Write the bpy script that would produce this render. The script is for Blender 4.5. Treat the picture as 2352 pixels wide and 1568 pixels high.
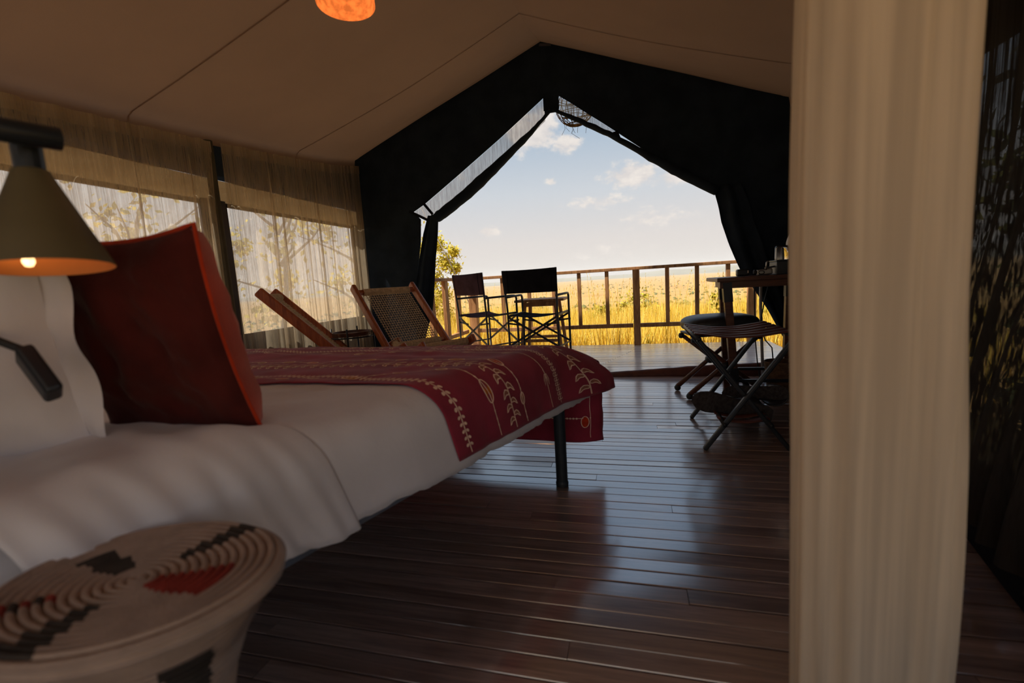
import bpy, bmesh, math, random
import numpy as np
from mathutils import Vector, Matrix, Euler, noise

random.seed(7)
sc = bpy.context.scene
for o in list(bpy.data.objects):
    bpy.data.objects.remove(o, do_unlink=True)
COL = sc.collection

# ------------------------------------------------------------------ camera
YAW, PITCH, ROLL, CAM_H = math.radians(14.8), math.radians(7.4), math.radians(3.5), 0.80
fw = Vector((-math.sin(YAW) * math.cos(PITCH), math.cos(YAW) * math.cos(PITCH), -math.sin(PITCH)))
r0 = Vector((math.cos(YAW), math.sin(YAW), 0))
u0 = r0.cross(fw)
rt = r0 * math.cos(ROLL) - u0 * math.sin(ROLL)
up = u0 * math.cos(ROLL) + r0 * math.sin(ROLL)
cd = bpy.data.cameras.new('camera')
cd.sensor_fit = 'HORIZONTAL'
cd.sensor_width = 36.0
cd.lens = 16.0
cd.clip_start = 0.02
cd.clip_end = 30000
cd.dof.use_dof = True
cd.dof.focus_distance = 3.6
cd.dof.aperture_fstop = 2.8
cam = bpy.data.objects.new('camera', cd)
COL.objects.link(cam)
cam.matrix_world = Matrix(((rt.x, up.x, -fw.x, 0), (rt.y, up.y, -fw.y, 0), (rt.z, up.z, -fw.z, CAM_H), (0, 0, 0, 1)))
sc.camera = cam

# ------------------------------------------------------------------ view
sc.view_settings.view_transform = 'Standard'
sc.view_settings.look = 'None'
sc.view_settings.gamma = 1.0
sc.view_settings.use_curve_mapping = False
sc.view_settings.exposure = 0.2
sc.cycles.use_denoising = True
sc.cycles.max_bounces = 10
sc.cycles.diffuse_bounces = 5
sc.cycles.transparent_max_bounces = 24
sc.cycles.sample_clamp_indirect = 4.0

# ------------------------------------------------------------------ node helper
class NT:
    def __init__(self, tree):
        self.t = tree
        self.n = tree.nodes
        self.l = tree.links
        self.n.clear()
    def new(self, kind, **kw):
        nd = self.n.new(kind)
        for k, v in kw.items():
            setattr(nd, k, v)
        return nd
    def put(self, sock, val):
        if isinstance(val, bpy.types.NodeSocket):
            self.l.new(val, sock)
        elif isinstance(val, (tuple, list)) and len(val) == 3 and sock.type == 'RGBA':
            sock.default_value = (*val, 1)
        else:
            sock.default_value = val
    def math(self, op, a, b=0.0, c=0.0, clamp=False):
        nd = self.new('ShaderNodeMath', operation=op, use_clamp=clamp)
        self.put(nd.inputs[0], a); self.put(nd.inputs[1], b); self.put(nd.inputs[2], c)
        return nd.outputs[0]
    def sstep(self, x, a, b):
        nd = self.new('ShaderNodeMapRange', interpolation_type='SMOOTHSTEP')
        self.put(nd.inputs[0], x); nd.inputs[1].default_value = a; nd.inputs[2].default_value = b
        return nd.outputs[0]
    def mix(self, fac, a, b, blend='MIX'):
        nd = self.new('ShaderNodeMix', data_type='RGBA', blend_type=blend)
        self.put(nd.inputs[0], fac); self.put(nd.inputs[6], a); self.put(nd.inputs[7], b)
        return nd.outputs[2]
    def noise(self, vec=None, scale=5.0, detail=3.0, rough=.55, dist=0.0):
        nd = self.new('ShaderNodeTexNoise')
        if vec is not None:
            self.put(nd.inputs['Vector'], vec)
        nd.inputs['Scale'].default_value = scale
        nd.inputs['Detail'].default_value = detail
        nd.inputs['Roughness'].default_value = rough
        nd.inputs['Distortion'].default_value = dist
        return nd.outputs['Fac']
    def mapping(self, vec, scale=(1, 1, 1), loc=(0, 0, 0), rot=(0, 0, 0)):
        nd = self.new('ShaderNodeMapping')
        self.put(nd.inputs['Vector'], vec)
        nd.inputs['Scale'].default_value = scale
        nd.inputs['Location'].default_value = loc
        nd.inputs['Rotation'].default_value = rot
        return nd.outputs[0]
    def ramp(self, fac, stops):
        nd = self.new('ShaderNodeValToRGB')
        self.put(nd.inputs[0], fac)
        el = nd.color_ramp.elements
        while len(el) < len(stops):
            el.new(0.5)
        for e, (p, c) in zip(el, stops):
            e.position = p
            e.color = (*c, 1)
        return nd.outputs[0]

def lin(r, g, b):
    f = lambda c: (c / 255 / 12.92) if c / 255 <= .04045 else ((c / 255 + .055) / 1.055) ** 2.4
    return (f(r), f(g), f(b))

# ------------------------------------------------------------------ world: hazy pale-blue sky with cumulus
SKY_LIGHT = 0.86
world = bpy.data.worlds.new('savanna_sky')
sc.world = world
world.use_nodes = True
w = NT(world.node_tree)
D = w.new('ShaderNodeTexCoord').outputs['Generated']
sep = w.new('ShaderNodeSeparateXYZ'); w.put(sep.inputs[0], D)
az = w.math('ARCTAN2', sep.outputs[0], sep.outputs[1])
el = w.math('ARCSINE', sep.outputs[2])
azd = w.math('MULTIPLY', az, 57.2958)
eld = w.math('MULTIPLY', el, 57.2958)
grad = w.ramp(w.math('DIVIDE', eld, 90.0), [
    (0.0, lin(221, 212, 204)), (0.05, lin(222, 215, 211)), (0.115, lin(204, 210, 217)), (0.19, lin(170, 189, 208)),
    (0.30, lin(150, 175, 203)), (1.0, lin(128, 158, 196))])
# warp the coordinates so the cloud outlines are ragged
cv = w.new('ShaderNodeCombineXYZ'); w.put(cv.inputs[0], azd); w.put(cv.inputs[1], w.math('MULTIPLY', eld, 1.7))
n1 = w.noise(cv.outputs[0], scale=.42, detail=6, rough=.62)
n2 = w.noise(cv.outputs[0], scale=.16, detail=5, rough=.6)
blob = None
for (a0, e0, wa, we, amp) in [(-10.8, 17.2, 3.6, 2.5, 1.05), (-6.9, 15.5, 2.2, 1.3, .85), (0.6, 11.4, 3.4, 1.5, 1.05), (4.6, 10.6, 2.6, 1.1, .8),
                              (-16.9, 6.3, 1.5, .75, .95), (-3.3, 8.8, 5.0, 1.0, .62), (2.6, 6.4, 5.0, 1.5, .6), (-8.9, 11.6, .8, .6, .7),
                              (-2.0, 3.0, 7.0, 1.3, .5), (-20.0, 13.0, 3.0, 1.2, .4), (14.0, 9.0, 5.0, 2.0, .8)]:
    a = w.math('POWER', w.math('DIVIDE', w.math('SUBTRACT', azd, a0), wa), 2.0)
    e = w.math('POWER', w.math('DIVIDE', w.math('SUBTRACT', eld, e0), we), 2.0)
    g = w.math('MULTIPLY', w.math('EXPONENT', w.math('MULTIPLY', w.math('ADD', a, e), -1.0)), amp)
    blob = g if blob is None else w.math('MAXIMUM', blob, g)
# loose cumulus all round the rest of the sky
far_c = w.math('MULTIPLY', w.sstep(n2, .56, .75), w.sstep(eld, 16.0, 30.0))
dens = w.math('ADD', blob, w.math('MULTIPLY', w.math('SUBTRACT', n1, .5), 1.7))
mask = w.math('MAXIMUM', w.math('MULTIPLY', w.sstep(dens, .28, .80), w.sstep(blob, .04, .3)), far_c)
mask = w.math('MULTIPLY', mask, w.sstep(eld, .6, 3.0))
ctone = w.mix(w.sstep(n1, .35, .72), lin(222, 214, 210), lin(246, 236, 226))
skyc = w.mix(w.math('MULTIPLY', mask, .86), grad, ctone)
bg = w.new('ShaderNodeBackground'); w.put(bg.inputs[0], skyc); bg.inputs[1].default_value = SKY_LIGHT
wo = w.new('ShaderNodeOutputWorld'); w.l.new(bg.outputs[0], wo.inputs[0])

# ------------------------------------------------------------------ sun: high, behind and to the left of the tent
sl = bpy.data.lights.new('sun', 'SUN')
sl.energy = 9.0
sl.angle = math.radians(.6)
sl.color = (1.0, .93, .81)
sun = bpy.data.objects.new('sun', sl)
COL.objects.link(sun)
sun.location = (3, -4, 12)
SUN_DIR = Vector((-.46, -.22, .86)).normalized()
sun.rotation_euler = SUN_DIR.to_track_quat('Z', 'Y').to_euler()

# ------------------------------------------------------------------ materials
MATS = {}
def principled(name, col, rough=.6, spec=.3, metal=0.0, var=.18, nscale=12.0, stretch=(1, 1, 1), bump=0.0, bscale=60.0,
               col2=None, sheen=0.0, rand=0.0, coord='Object', trans=0.0, tcol=None, subs=0.0):
    m = bpy.data.materials.new(name)
    m.use_nodes = True
    t = NT(m.node_tree)
    tc = t.new('ShaderNodeTexCoord')
    vec = tc.outputs['Object'] if coord == 'Object' else t.new('ShaderNodeNewGeometry').outputs['Position']
    vec = t.mapping(vec, scale=stretch)
    n = t.noise(vec, scale=nscale, detail=4)
    if col2 is None:
        col2 = tuple(c * (1 - var) for c in col)
        col = tuple(min(1, c * (1 + var * .6)) for c in col)
    c = t.mix(t.sstep(n, .3, .7), col2, col)
    if rand:
        oi = t.new('ShaderNodeObjectInfo')
        c = t.mix(1.0, c, t.ramp(oi.outputs['Random'], [(0, (1 - rand,) * 3), (1, (1 + rand * .0 + .0,) * 3)]), 'MULTIPLY')
    b = t.new('ShaderNodeBsdfPrincipled')
    t.put(b.inputs['Base Color'], c)
    b.inputs['Roughness'].default_value = rough
    b.inputs['Specular IOR Level'].default_value = spec
    b.inputs['Metallic'].default_value = metal
    b.inputs['Sheen Weight'].default_value = sheen
    if bump:
        bn = t.noise(vec, scale=bscale, detail=3)
        bp = t.new('ShaderNodeBump'); bp.inputs['Strength'].default_value = bump; bp.inputs['Distance'].default_value = .004
        t.put(bp.inputs['Height'], bn); t.l.new(bp.outputs[0], b.inputs['Normal'])
    out = t.new('ShaderNodeOutputMaterial')
    if trans > 0:
        tr = t.new('ShaderNodeBsdfTranslucent'); t.put(tr.inputs[0], tcol or c)
        mx = t.new('ShaderNodeMixShader'); mx.inputs[0].default_value = trans
        t.l.new(b.outputs[0], mx.inputs[1]); t.l.new(tr.outputs[0], mx.inputs[2]); t.l.new(mx.outputs[0], out.inputs[0])
    else:
        t.l.new(b.outputs[0], out.inputs[0])
    MATS[name] = m
    return m

def wood(name, dark, light, rough=.4, spec=.5, grain=(1.2, 30, 30), scale=2.2, bump=.25, rand=.35, coord='Object', wear=None, coat=0.0, coat_rough=.25, coat_ior=1.6):
    m = bpy.data.materials.new(name); m.use_nodes = True
    t = NT(m.node_tree)
    oi = t.new('ShaderNodeObjectInfo')
    if coord == 'World':
        vec = t.new('ShaderNodeNewGeometry').outputs['Position']
    else:
        vec = t.new('ShaderNodeTexCoord').outputs['Object']
    off = t.new('ShaderNodeCombineXYZ'); t.put(off.inputs[0], t.math('MULTIPLY', oi.outputs['Random'], 37.0)); t.put(off.inputs[2], t.math('MULTIPLY', oi.outputs['Random'], 11.0))
    ad = t.new('ShaderNodeVectorMath', operation='ADD'); t.put(ad.inputs[0], vec); t.put(ad.inputs[1], off.outputs[0])
    v = t.mapping(ad.outputs[0], scale=grain)
    n = t.noise(v, scale=scale, detail=6, rough=.62, dist=.8)
    n2 = t.noise(v, scale=scale * 5, detail=3, rough=.6)
    c = t.ramp(n, [(.28, dark), (.52, tuple((a + b) / 2 for a, b in zip(dark, light))), (.72, light)])
    c = t.mix(t.math('MULTIPLY', t.sstep(n2, .5, .75), .35), c, tuple(x * .5 for x in dark))
    if wear:
        n3 = t.noise(ad.outputs[0], scale=3.0, detail=4)
        c = t.mix(t.math('MULTIPLY', t.sstep(n3, .45, .7), .6), c, wear)
    if rand:
        c = t.mix(1.0, c, t.ramp(oi.outputs['Random'], [(0, (1 - rand,) * 3), (1, (1, 1, 1))]), 'MULTIPLY')
    b = t.new('ShaderNodeBsdfPrincipled')
    t.put(b.inputs['Base Color'], c)
    t.put(b.inputs['Roughness'], t.math('ADD', t.math('MULTIPLY', n2, .22), rough - .11))
    b.inputs['Specular IOR Level'].default_value = spec
    if coat:
        b.inputs['Coat Weight'].default_value = coat; b.inputs['Coat IOR'].default_value = coat_ior; b.inputs['Coat Roughness'].default_value = coat_rough
    bp = t.new('ShaderNodeBump'); bp.inputs['Strength'].default_value = bump; bp.inputs['Distance'].default_value = .002
    t.put(bp.inputs['Height'], t.math('ADD', n, t.math('MULTIPLY', n2, .5))); t.l.new(bp.outputs[0], b.inputs['Normal'])
    o = t.new('ShaderNodeOutputMaterial'); t.l.new(b.outputs[0], o.inputs[0])
    MATS[name] = m
    return m

def sheer(name, col, clear=.4, translucent=.5, streak=(160, 160, 1.2), contrast=.35, weave=0.0):
    """thin cloth: part open weave, part translucent, part diffuse; fine vertical streaks"""
    m = bpy.data.materials.new(name); m.use_nodes = True
    t = NT(m.node_tree)
    pos = t.new('ShaderNodeNewGeometry').outputs['Position']
    n = t.noise(t.mapping(pos, scale=streak), scale=1.0, detail=3, rough=.6)
    nf = t.noise(pos, scale=420.0, detail=1) if weave else None
    c = t.mix(t.sstep(n, .3, .7), tuple(x * .72 for x in col), col)
    d = t.new('ShaderNodeBsdfDiffuse'); t.put(d.inputs[0], c)
    tr = t.new('ShaderNodeBsdfTranslucent'); t.put(tr.inputs[0], c)
    m1 = t.new('ShaderNodeMixShader'); m1.inputs[0].default_value = translucent
    t.l.new(d.outputs[0], m1.inputs[1]); t.l.new(tr.outputs[0], m1.inputs[2])
    tp = t.new('ShaderNodeBsdfTransparent')
    f = t.math('ADD', clear - contrast / 2, t.math('MULTIPLY', t.sstep(n, .28, .72), contrast), clamp=True)
    if weave:
        f = t.math('ADD', f, t.math('MULTIPLY', t.math('SUBTRACT', nf, .5), weave), clamp=True)
    m2 = t.new('ShaderNodeMixShader'); t.put(m2.inputs[0], f)
    t.l.new(m1.outputs[0], m2.inputs[1]); t.l.new(tp.outputs[0], m2.inputs[2])
    o = t.new('ShaderNodeOutputMaterial'); t.l.new(m2.outputs[0], o.inputs[0])
    MATS[name] = m
    return m

def emit(name, col, strength):
    m = bpy.data.materials.new(name); m.use_nodes = True
    t = NT(m.node_tree)
    pos = t.new('ShaderNodeTexCoord').outputs['Object']
    c = t.mix(t.sstep(t.noise(pos, scale=45, detail=4), .35, .65), tuple(x * .55 for x in col), col)
    e = t.new('ShaderNodeEmission'); t.put(e.inputs[0], c); e.inputs[1].default_value = strength
    o = t.new('ShaderNodeOutputMaterial'); t.l.new(e.outputs[0], o.inputs[0])
    MATS[name] = m
    return m

principled('dark_canvas', (.018, .027, .040), rough=.9, spec=.1, var=.3, nscale=6, bump=.3, bscale=300, trans=.10, tcol=(.015, .02, .03))
principled('lining_canvas', (.37, .255, .20), rough=.95, spec=.05, var=.08, nscale=2.2, bump=.12, bscale=260, trans=.42, tcol=(.20, .135, .10), coord='World')
principled('seam_canvas', (.36, .255, .175), rough=.95, spec=.05, var=.1, nscale=30, trans=.42, tcol=(.34, .215, .13))
principled('fly_canvas', (.45, .38, .28), rough=.9, spec=.05, var=.1, nscale=3, trans=.4, tcol=(.36, .30, .22))
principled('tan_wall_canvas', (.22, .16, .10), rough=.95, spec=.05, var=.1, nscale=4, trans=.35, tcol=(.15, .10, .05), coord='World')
principled('cream_wall_canvas', (.62, .58, .52), rough=.95, spec=.05, var=.06, nscale=4, trans=.6, tcol=(.84, .80, .76), coord='World')  # pale and translucent so the unseen back wall adds fill light
principled('rust_velvet_shaded', lin(78, 30, 26), rough=.9, spec=.1, var=.25, nscale=9, bump=.2, bscale=220, sheen=.1)  # cushion's backlit face: its shade put into a darker rust
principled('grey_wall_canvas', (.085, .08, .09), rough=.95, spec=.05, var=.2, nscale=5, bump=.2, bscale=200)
principled('olive_post', (.07, .06, .035), rough=.7, var=.2)
sheer('sheer_curtain', (.70, .57, .40), clear=.50, translucent=.50, contrast=.36)
sheer('near_curtain', (.90, .77, .60), clear=.03, translucent=.50, contrast=.03, streak=(34, 34, .8))
sheer('shaded_sheer', (.05, .045, .04), clear=.02, translucent=.3, contrast=.16)  # backlit netting: its darkness is put into the colour
sheer('window_mesh', (.80, .77, .72), clear=.55, translucent=.5, streak=(25, 25, 25), contrast=.12, weave=.5)
sheer('open_mesh', (.80, .78, .75), clear=.86, translucent=.5, streak=(25, 25, 25), contrast=.05, weave=.1)  # clearer mesh, lets more light in through the added unseen windows
sheer('door_mesh', (.40, .40, .40), clear=.66, translucent=.55, streak=(120, 120, 8), contrast=.15, weave=.3)
wood('floor_wood', lin(116, 90, 82), lin(198, 168, 156), rough=.34, spec=1.0, grain=(1.6, 26, 26), scale=1.6, bump=.18, rand=.4, coord='World', coat=1.0, coat_rough=.16, coat_ior=3.6)
wood('deck_wood', lin(178, 164, 158), lin(240, 228, 220), rough=.42, spec=.9, grain=(1.6, 26, 26), scale=1.6, bump=.35, rand=.3, coord='World', coat=1.0, coat_rough=.18, coat_ior=3.4)
wood('rail_wood', lin(120, 78, 46), lin(200, 148, 98), rough=.55, spec=.3, grain=(8, 8, 1.0), scale=3.0, rand=.25)
wood('teak', lin(120, 56, 28), lin(196, 112, 62), rough=.38, spec=.4, grain=(16, 16, 1.5), scale=3.0, rand=.1)
wood('table_wood', lin(60, 34, 22), lin(112, 66, 42), rough=.4, spec=.4, grain=(2, 18, 18), scale=3.0, rand=.1)
principled('cord', lin(196, 174, 142), rough=.85, spec=.1, var=.25, nscale=60)
principled('black_metal', (.012, .016, .022), rough=.42, spec=.4, var=.2, nscale=20)
principled('frame_metal', (.018, .024, .032), rough=.5, spec=.4, var=.2, nscale=30, bump=.1, bscale=300)
principled('plum_canvas', (.050, .028, .034), rough=1.0, spec=.02, var=.25, nscale=10, bump=.2, bscale=300)
principled('black_canvas', (.014, .014, .017), rough=1.0, spec=.02, var=.25, nscale=10, bump=.2, bscale=300)
principled('white_linen', (.66, .63, .65), rough=.9, spec=.1, var=.06, nscale=5, bump=.25, bscale=40, sheen=.2)
principled('mattress_linen', (.60, .59, .63), rough=.9, spec=.1, var=.06, nscale=4, bump=.15, bscale=30)
principled('crimson_cotton', lin(160, 56, 76), rough=.85, spec=.1, var=.25, nscale=7, bump=.2, bscale=180, sheen=.15, trans=.22, tcol=lin(206, 96, 84))
principled('cream_print', lin(246, 208, 184), rough=.9, spec=.05, var=.15, nscale=40)
principled('tan_print', lin(164, 106, 88), rough=.9, spec=.05, var=.2, nscale=40)
principled('ochre_print', lin(190, 108, 44), rough=.9, spec=.05, var=.2, nscale=40)
principled('orange_print', lin(196, 60, 34), rough=.9, spec=.05, var=.2, nscale=40)
principled('rust_velvet', lin(176, 54, 22), rough=.9, spec=.1, var=.25, nscale=9, bump=.2, bscale=220, sheen=.2)
principled('coil_cream', lin(160, 138, 124), rough=.75, spec=.2, var=.12, nscale=30, stretch=(1, 1, 1), bump=.35, bscale=240)
principled('coil_dark', lin(62, 55, 50), rough=.75, spec=.2, var=.25, nscale=40, bump=.35, bscale=240)
principled('coil_red', lin(140, 52, 42), rough=.75, spec=.2, var=.2, nscale=40, bump=.35, bscale=240)
principled('lamp_olive', lin(96, 86, 62), rough=.55, spec=.3, var=.1, nscale=8)
principled('lamp_inside', lin(226, 150, 92), rough=.7, spec=.1, var=.05)
principled('leather_dark', (.020, .022, .026), rough=.42, spec=.4, var=.25, nscale=14, bump=.2, bscale=90)
principled('leather_brown', lin(92, 50, 40), rough=.5, spec=.35, var=.25, nscale=20)
principled('rubber_black', (.010, .011, .013), rough=.32, spec=.5, var=.2, nscale=20)
principled('sole_rubber', (.05, .045, .045), rough=.85, spec=.15, var=.4, nscale=60, bump=.5, bscale=120)
principled('wicker', lin(100, 76, 56), rough=.8, spec=.15, var=.35, nscale=50)
principled('white_plastic', lin(215, 205, 190), rough=.35, spec=.4, var=.04)
principled('steel', (.45, .43, .38), rough=.3, spec=.5, metal=.9, var=.1)
principled('cable_black', (.02, .02, .022), rough=.5, spec=.3, var=.1)
principled('cable_grey', (.35, .32, .30), rough=.5, spec=.3, var=.1)
emit('bulb_glow', (1.0, .60, .25), 5.0)
emit('shade_glow', (1.0, .20, .035), 1.15)
def glass(name):
    m = bpy.data.materials.new(name); m.use_nodes = True
    t = NT(m.node_tree)
    b = t.new('ShaderNodeBsdfPrincipled')
    b.inputs['Base Color'].default_value = (.95, .93, .9, 1); b.inputs['Roughness'].default_value = .05
    b.inputs['Transmission Weight'].default_value = 1.0; b.inputs['IOR'].default_value = 1.45
    o = t.new('ShaderNodeOutputMaterial'); t.l.new(b.outputs[0], o.inputs[0])
    MATS[name] = m
glass('glass')

def island_mat(name, stops, rough=.8, trans=.3):
    m = bpy.data.materials.new(name); m.use_nodes = True
    t = NT(m.node_tree)
    g = t.new('ShaderNodeNewGeometry')
    patch = t.noise(g.outputs['Position'], scale=.9, detail=3)
    f = t.math('ADD', t.math('MULTIPLY', g.outputs['Random Per Island'], .6), t.math('MULTIPLY', patch, .45), clamp=True)
    c = t.ramp(f, stops)
    b = t.new('ShaderNodeBsdfPrincipled'); t.put(b.inputs['Base Color'], c)
    b.inputs['Roughness'].default_value = rough; b.inputs['Specular IOR Level'].default_value = .15
    tr = t.new('ShaderNodeBsdfTranslucent'); t.put(tr.inputs[0], c)
    mx = t.new('ShaderNodeMixShader'); mx.inputs[0].default_value = trans
    t.l.new(b.outputs[0], mx.inputs[1]); t.l.new(tr.outputs[0], mx.inputs[2])
    o = t.new('ShaderNodeOutputMaterial'); t.l.new(mx.outputs[0], o.inputs[0])
    MATS[name] = m
island_mat('grass', [(.1, lin(180, 140, 44)), (.4, lin(226, 192, 70)), (.65, lin(244, 218, 106)), (.95, lin(252, 238, 166))], trans=.35)
island_mat('leaf_yellow', [(.1, lin(120, 118, 38)), (.45, lin(196, 182, 58)), (.9, lin(244, 224, 110))], trans=.45)
island_mat('leaf_green', [(.1, lin(96, 98, 34)), (.5, lin(160, 150, 52)), (.9, lin(214, 190, 76))], trans=.35)
island_mat('leaf_dark', [(.1, lin(38, 48, 26)), (.5, lin(66, 76, 36)), (.9, lin(120, 110, 46))], trans=.2)
principled('bark', lin(96, 76, 54), rough=.9, spec=.1, var=.3, nscale=14)
def ground_mat():
    m = bpy.data.materials.new('savanna_ground'); m.use_nodes = True
    t = NT(m.node_tree)
    pos = t.new('ShaderNodeNewGeometry').outputs['Position']
    a = t.noise(pos, scale=.012, detail=6, rough=.6)
    b = t.noise(pos, scale=.6, detail=4)
    c = t.ramp(a, [(.3, lin(148, 116, 70)), (.5, lin(172, 138, 88)), (.62, lin(150, 126, 80)), (.75, lin(120, 114, 70))])
    c = t.mix(t.math('MULTIPLY', t.sstep(b, .4, .7), .35), c, lin(136, 102, 52))
    p = t.new('ShaderNodeBsdfPrincipled'); t.put(p.inputs['Base Color'], c); p.inputs['Roughness'].default_value = .95; p.inputs['Specular IOR Level'].default_value = .05
    o = t.new('ShaderNodeOutputMaterial'); t.l.new(p.outputs[0], o.inputs[0])
    MATS['savanna_ground'] = m
ground_mat()
principled('far_bush', lin(96, 100, 62), rough=.95, spec=.05, var=.3, nscale=.05, coord='World')
principled('far_hill', lin(120, 116, 100), rough=.95, spec=.05, var=.2, nscale=.002, coord='World')

# ------------------------------------------------------------------ mesh builder
class MB:
    def __init__(self):
        self.v = []; self.f = []; self.mi = []
    def _add(self, vs, fs, mi=0):
        o = len(self.v)
        self.v += [tuple(p) for p in vs]
        self.f += [tuple(i + o for i in f) for f in fs]
        self.mi += [mi] * len(fs)
        return self
    def box(self, c, s, rot=None, mi=0):
        c = Vector(c); hx, hy, hz = s[0] / 2, s[1] / 2, s[2] / 2
        P = [Vector((x, y, z)) for x in (-hx, hx) for y in (-hy, hy) for z in (-hz, hz)]
        if rot is not None:
            R = rot if isinstance(rot, Matrix) else Euler(rot).to_matrix()
            P = [R @ p for p in P]
        return self._add([c + p for p in P], [(0, 1, 3, 2), (4, 6, 7, 5), (0, 4, 5, 1), (2, 3, 7, 6), (0, 2, 6, 4), (1, 5, 7, 3)], mi)
    def beam(self, p, q, wd, hg, upv=(0, 0, 1), mi=0):
        """rectangular bar from p to q; wd across, hg along upv"""
        p, q = Vector(p), Vector(q)
        d = (q - p).normalized(); U = Vector(upv)
        s = d.cross(U)
        if s.length < 1e-5:
            s = d.cross(Vector((0, 1, 0)))
        s.normalize(); U = s.cross(d).normalized()
        P = []
        for e in (p, q):
            for a, b in ((-1, -1), (1, -1), (1, 1), (-1, 1)):
                P.append(e + s * (a * wd / 2) + U * (b * hg / 2))
        return self._add(P, [(3, 2, 1, 0), (4, 5, 6, 7), (0, 1, 5, 4), (1, 2, 6, 5), (2, 3, 7, 6), (3, 0, 4, 7)], mi)
    def tube(self, path, r, n=8, caps=True, mi=0, flat=1.0, upv=None):
        path = [Vector(p) for p in path]
        m = len(path)
        rs = [r] * m if isinstance(r, (int, float)) else list(r)
        prev = None; V = []
        for i, p in enumerate(path):
            d = (path[min(i + 1, m - 1)] - path[max(i - 1, 0)])
            d = d.normalized() if d.length > 1e-9 else Vector((0, 0, 1))
            if prev is None:
                U = Vector(upv) if upv else (Vector((0, 0, 1)) if abs(d.z) < .9 else Vector((0, 1, 0)))
            else:
                U = prev
            s = d.cross(U)
            if s.length < 1e-6:
                s = d.orthogonal()
            s.normalize(); U = s.cross(d).normalized(); prev = U
            for k in range(n):
                a = 2 * math.pi * k / n
                V.append(p + s * (math.cos(a) * rs[i]) + U * (math.sin(a) * rs[i] * flat))
        F = []
        for i in range(m - 1):
            for k in range(n):
                k2 = (k + 1) % n
                F.append((i * n + k, i * n + k2, (i + 1) * n + k2, (i + 1) * n + k))
        if caps:
            F.append(tuple(reversed(range(n)))); F.append(tuple(range((m - 1) * n, m * n)))
        return self._add(V, F, mi)
    def lathe(self, prof, n=32, c=(0, 0, 0), mi=0, mat_fn=None, sx=1.0, sy=1.0, caps=True):
        V = []; F = []; M = []
        for (r, z) in prof:
            for k in range(n):
                a = 2 * math.pi * k / n
                V.append((c[0] + r * math.cos(a) * sx, c[1] + r * math.sin(a) * sy, c[2] + z))
        for i in range(len(prof) - 1):
            for k in range(n):
                k2 = (k + 1) % n
                F.append((i * n + k, i * n + k2, (i + 1) * n + k2, (i + 1) * n + k))
                M.append(mat_fn(i, k, n) if mat_fn else mi)
        o = len(self.v)
        self.v += V
        self.f += [tuple(j + o for j in f) for f in F]
        self.mi += M
        if caps:
            self.f.append(tuple(o + k for k in reversed(range(n)))); self.mi.append(M[0])
            self.f.append(tuple(o + (len(prof) - 1) * n + k for k in range(n))); self.mi.append(M[-1])
        return self
    def grid(self, fn, nu, nv, mi=0, closed_u=False, flip=False):
        V = [fn(i / nu, j / nv) for i in range(nu + (0 if closed_u else 1)) for j in range(nv + 1)]
        F = []
        for i in range(nu):
            i2 = (i + 1) % nu if closed_u else i + 1
            for j in range(nv):
                q = (i * (nv + 1) + j, i2 * (nv + 1) + j, i2 * (nv + 1) + j + 1, i * (nv + 1) + j + 1)
                F.append(tuple(reversed(q)) if flip else q)
        return self._add(V, F, mi)
    def sheet(self, poly, depth, axis='y', mi=0):
        """polygon (a, z) extruded along an axis"""
        n = len(poly)
        mk = (lambda a, z, d: (a, d, z)) if axis == 'y' else (lambda a, z, d: (d, a, z))
        V = [mk(a, z, depth[0]) for a, z in poly] + [mk(a, z, depth[1]) for a, z in poly]
        F = [tuple(range(n)), tuple(reversed(range(n, 2 * n)))] + [(i, i + n, (i + 1) % n + n, (i + 1) % n) for i in range(n)]
        return self._add(V, F, mi)
    def mesh(self, name, mats, smooth=False):
        me = bpy.data.meshes.new(name)
        me.from_pydata(self.v, [], self.f)
        if not isinstance(mats, (list, tuple)):
            mats = [mats]
        for m in mats:
            me.materials.append(MATS[m] if isinstance(m, str) else m)
        if len(mats) > 1:
            me.polygons.foreach_set('material_index', self.mi)
        bm = bmesh.new(); bm.from_mesh(me)
        bmesh.ops.recalc_face_normals(bm, faces=bm.faces)
        bm.to_mesh(me); bm.free()
        if smooth:
            me.polygons.foreach_set('use_smooth', [True] * len(me.polygons))
        me.update()
        return me
    def build(self, name, mats, parent=None, smooth=False, bevel=0.0, solid=0.0, loc=None, auto=None, sub=0):
        me = self.mesh(name, mats, smooth)
        o = bpy.data.objects.new(name, me)
        COL.objects.link(o)
        if parent is not None:
            o.parent = parent
        if loc is not None:
            o.location = loc
        if solid:
            md = o.modifiers.new('solid', 'SOLIDIFY'); md.thickness = solid; md.offset = 0
        if bevel:
            md = o.modifiers.new('bevel', 'BEVEL'); md.width = bevel; md.segments = 2; md.limit_method = 'ANGLE'
        if sub:
            md = o.modifiers.new('sub', 'SUBSURF'); md.levels = sub; md.render_levels = sub
        return o

def thing(name, label, cat, loc=(0, 0, 0), rz=0.0, group=None):
    o = bpy.data.objects.new(name, None)
    o.empty_display_size = .1
    COL.objects.link(o)
    o.location = loc; o.rotation_euler = (0, 0, rz)
    o['label'] = label; o['category'] = cat
    if group:
        o['group'] = group
    return o

def tag(o, label, cat, group=None, kind=None):
    o['label'] = label; o['category'] = cat
    if group:
        o['group'] = group
    if kind:
        o['kind'] = kind
    return o

def struct(o, label, cat):
    o['kind'] = 'structure'; o['label'] = label; o['category'] = cat
    return o

def recenter(o, loc):
    """put a one-mesh thing's origin at its base without moving it"""
    loc = Vector(loc)
    o.data.transform(Matrix.Translation(-loc)); o.location = loc
    return o

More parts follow.
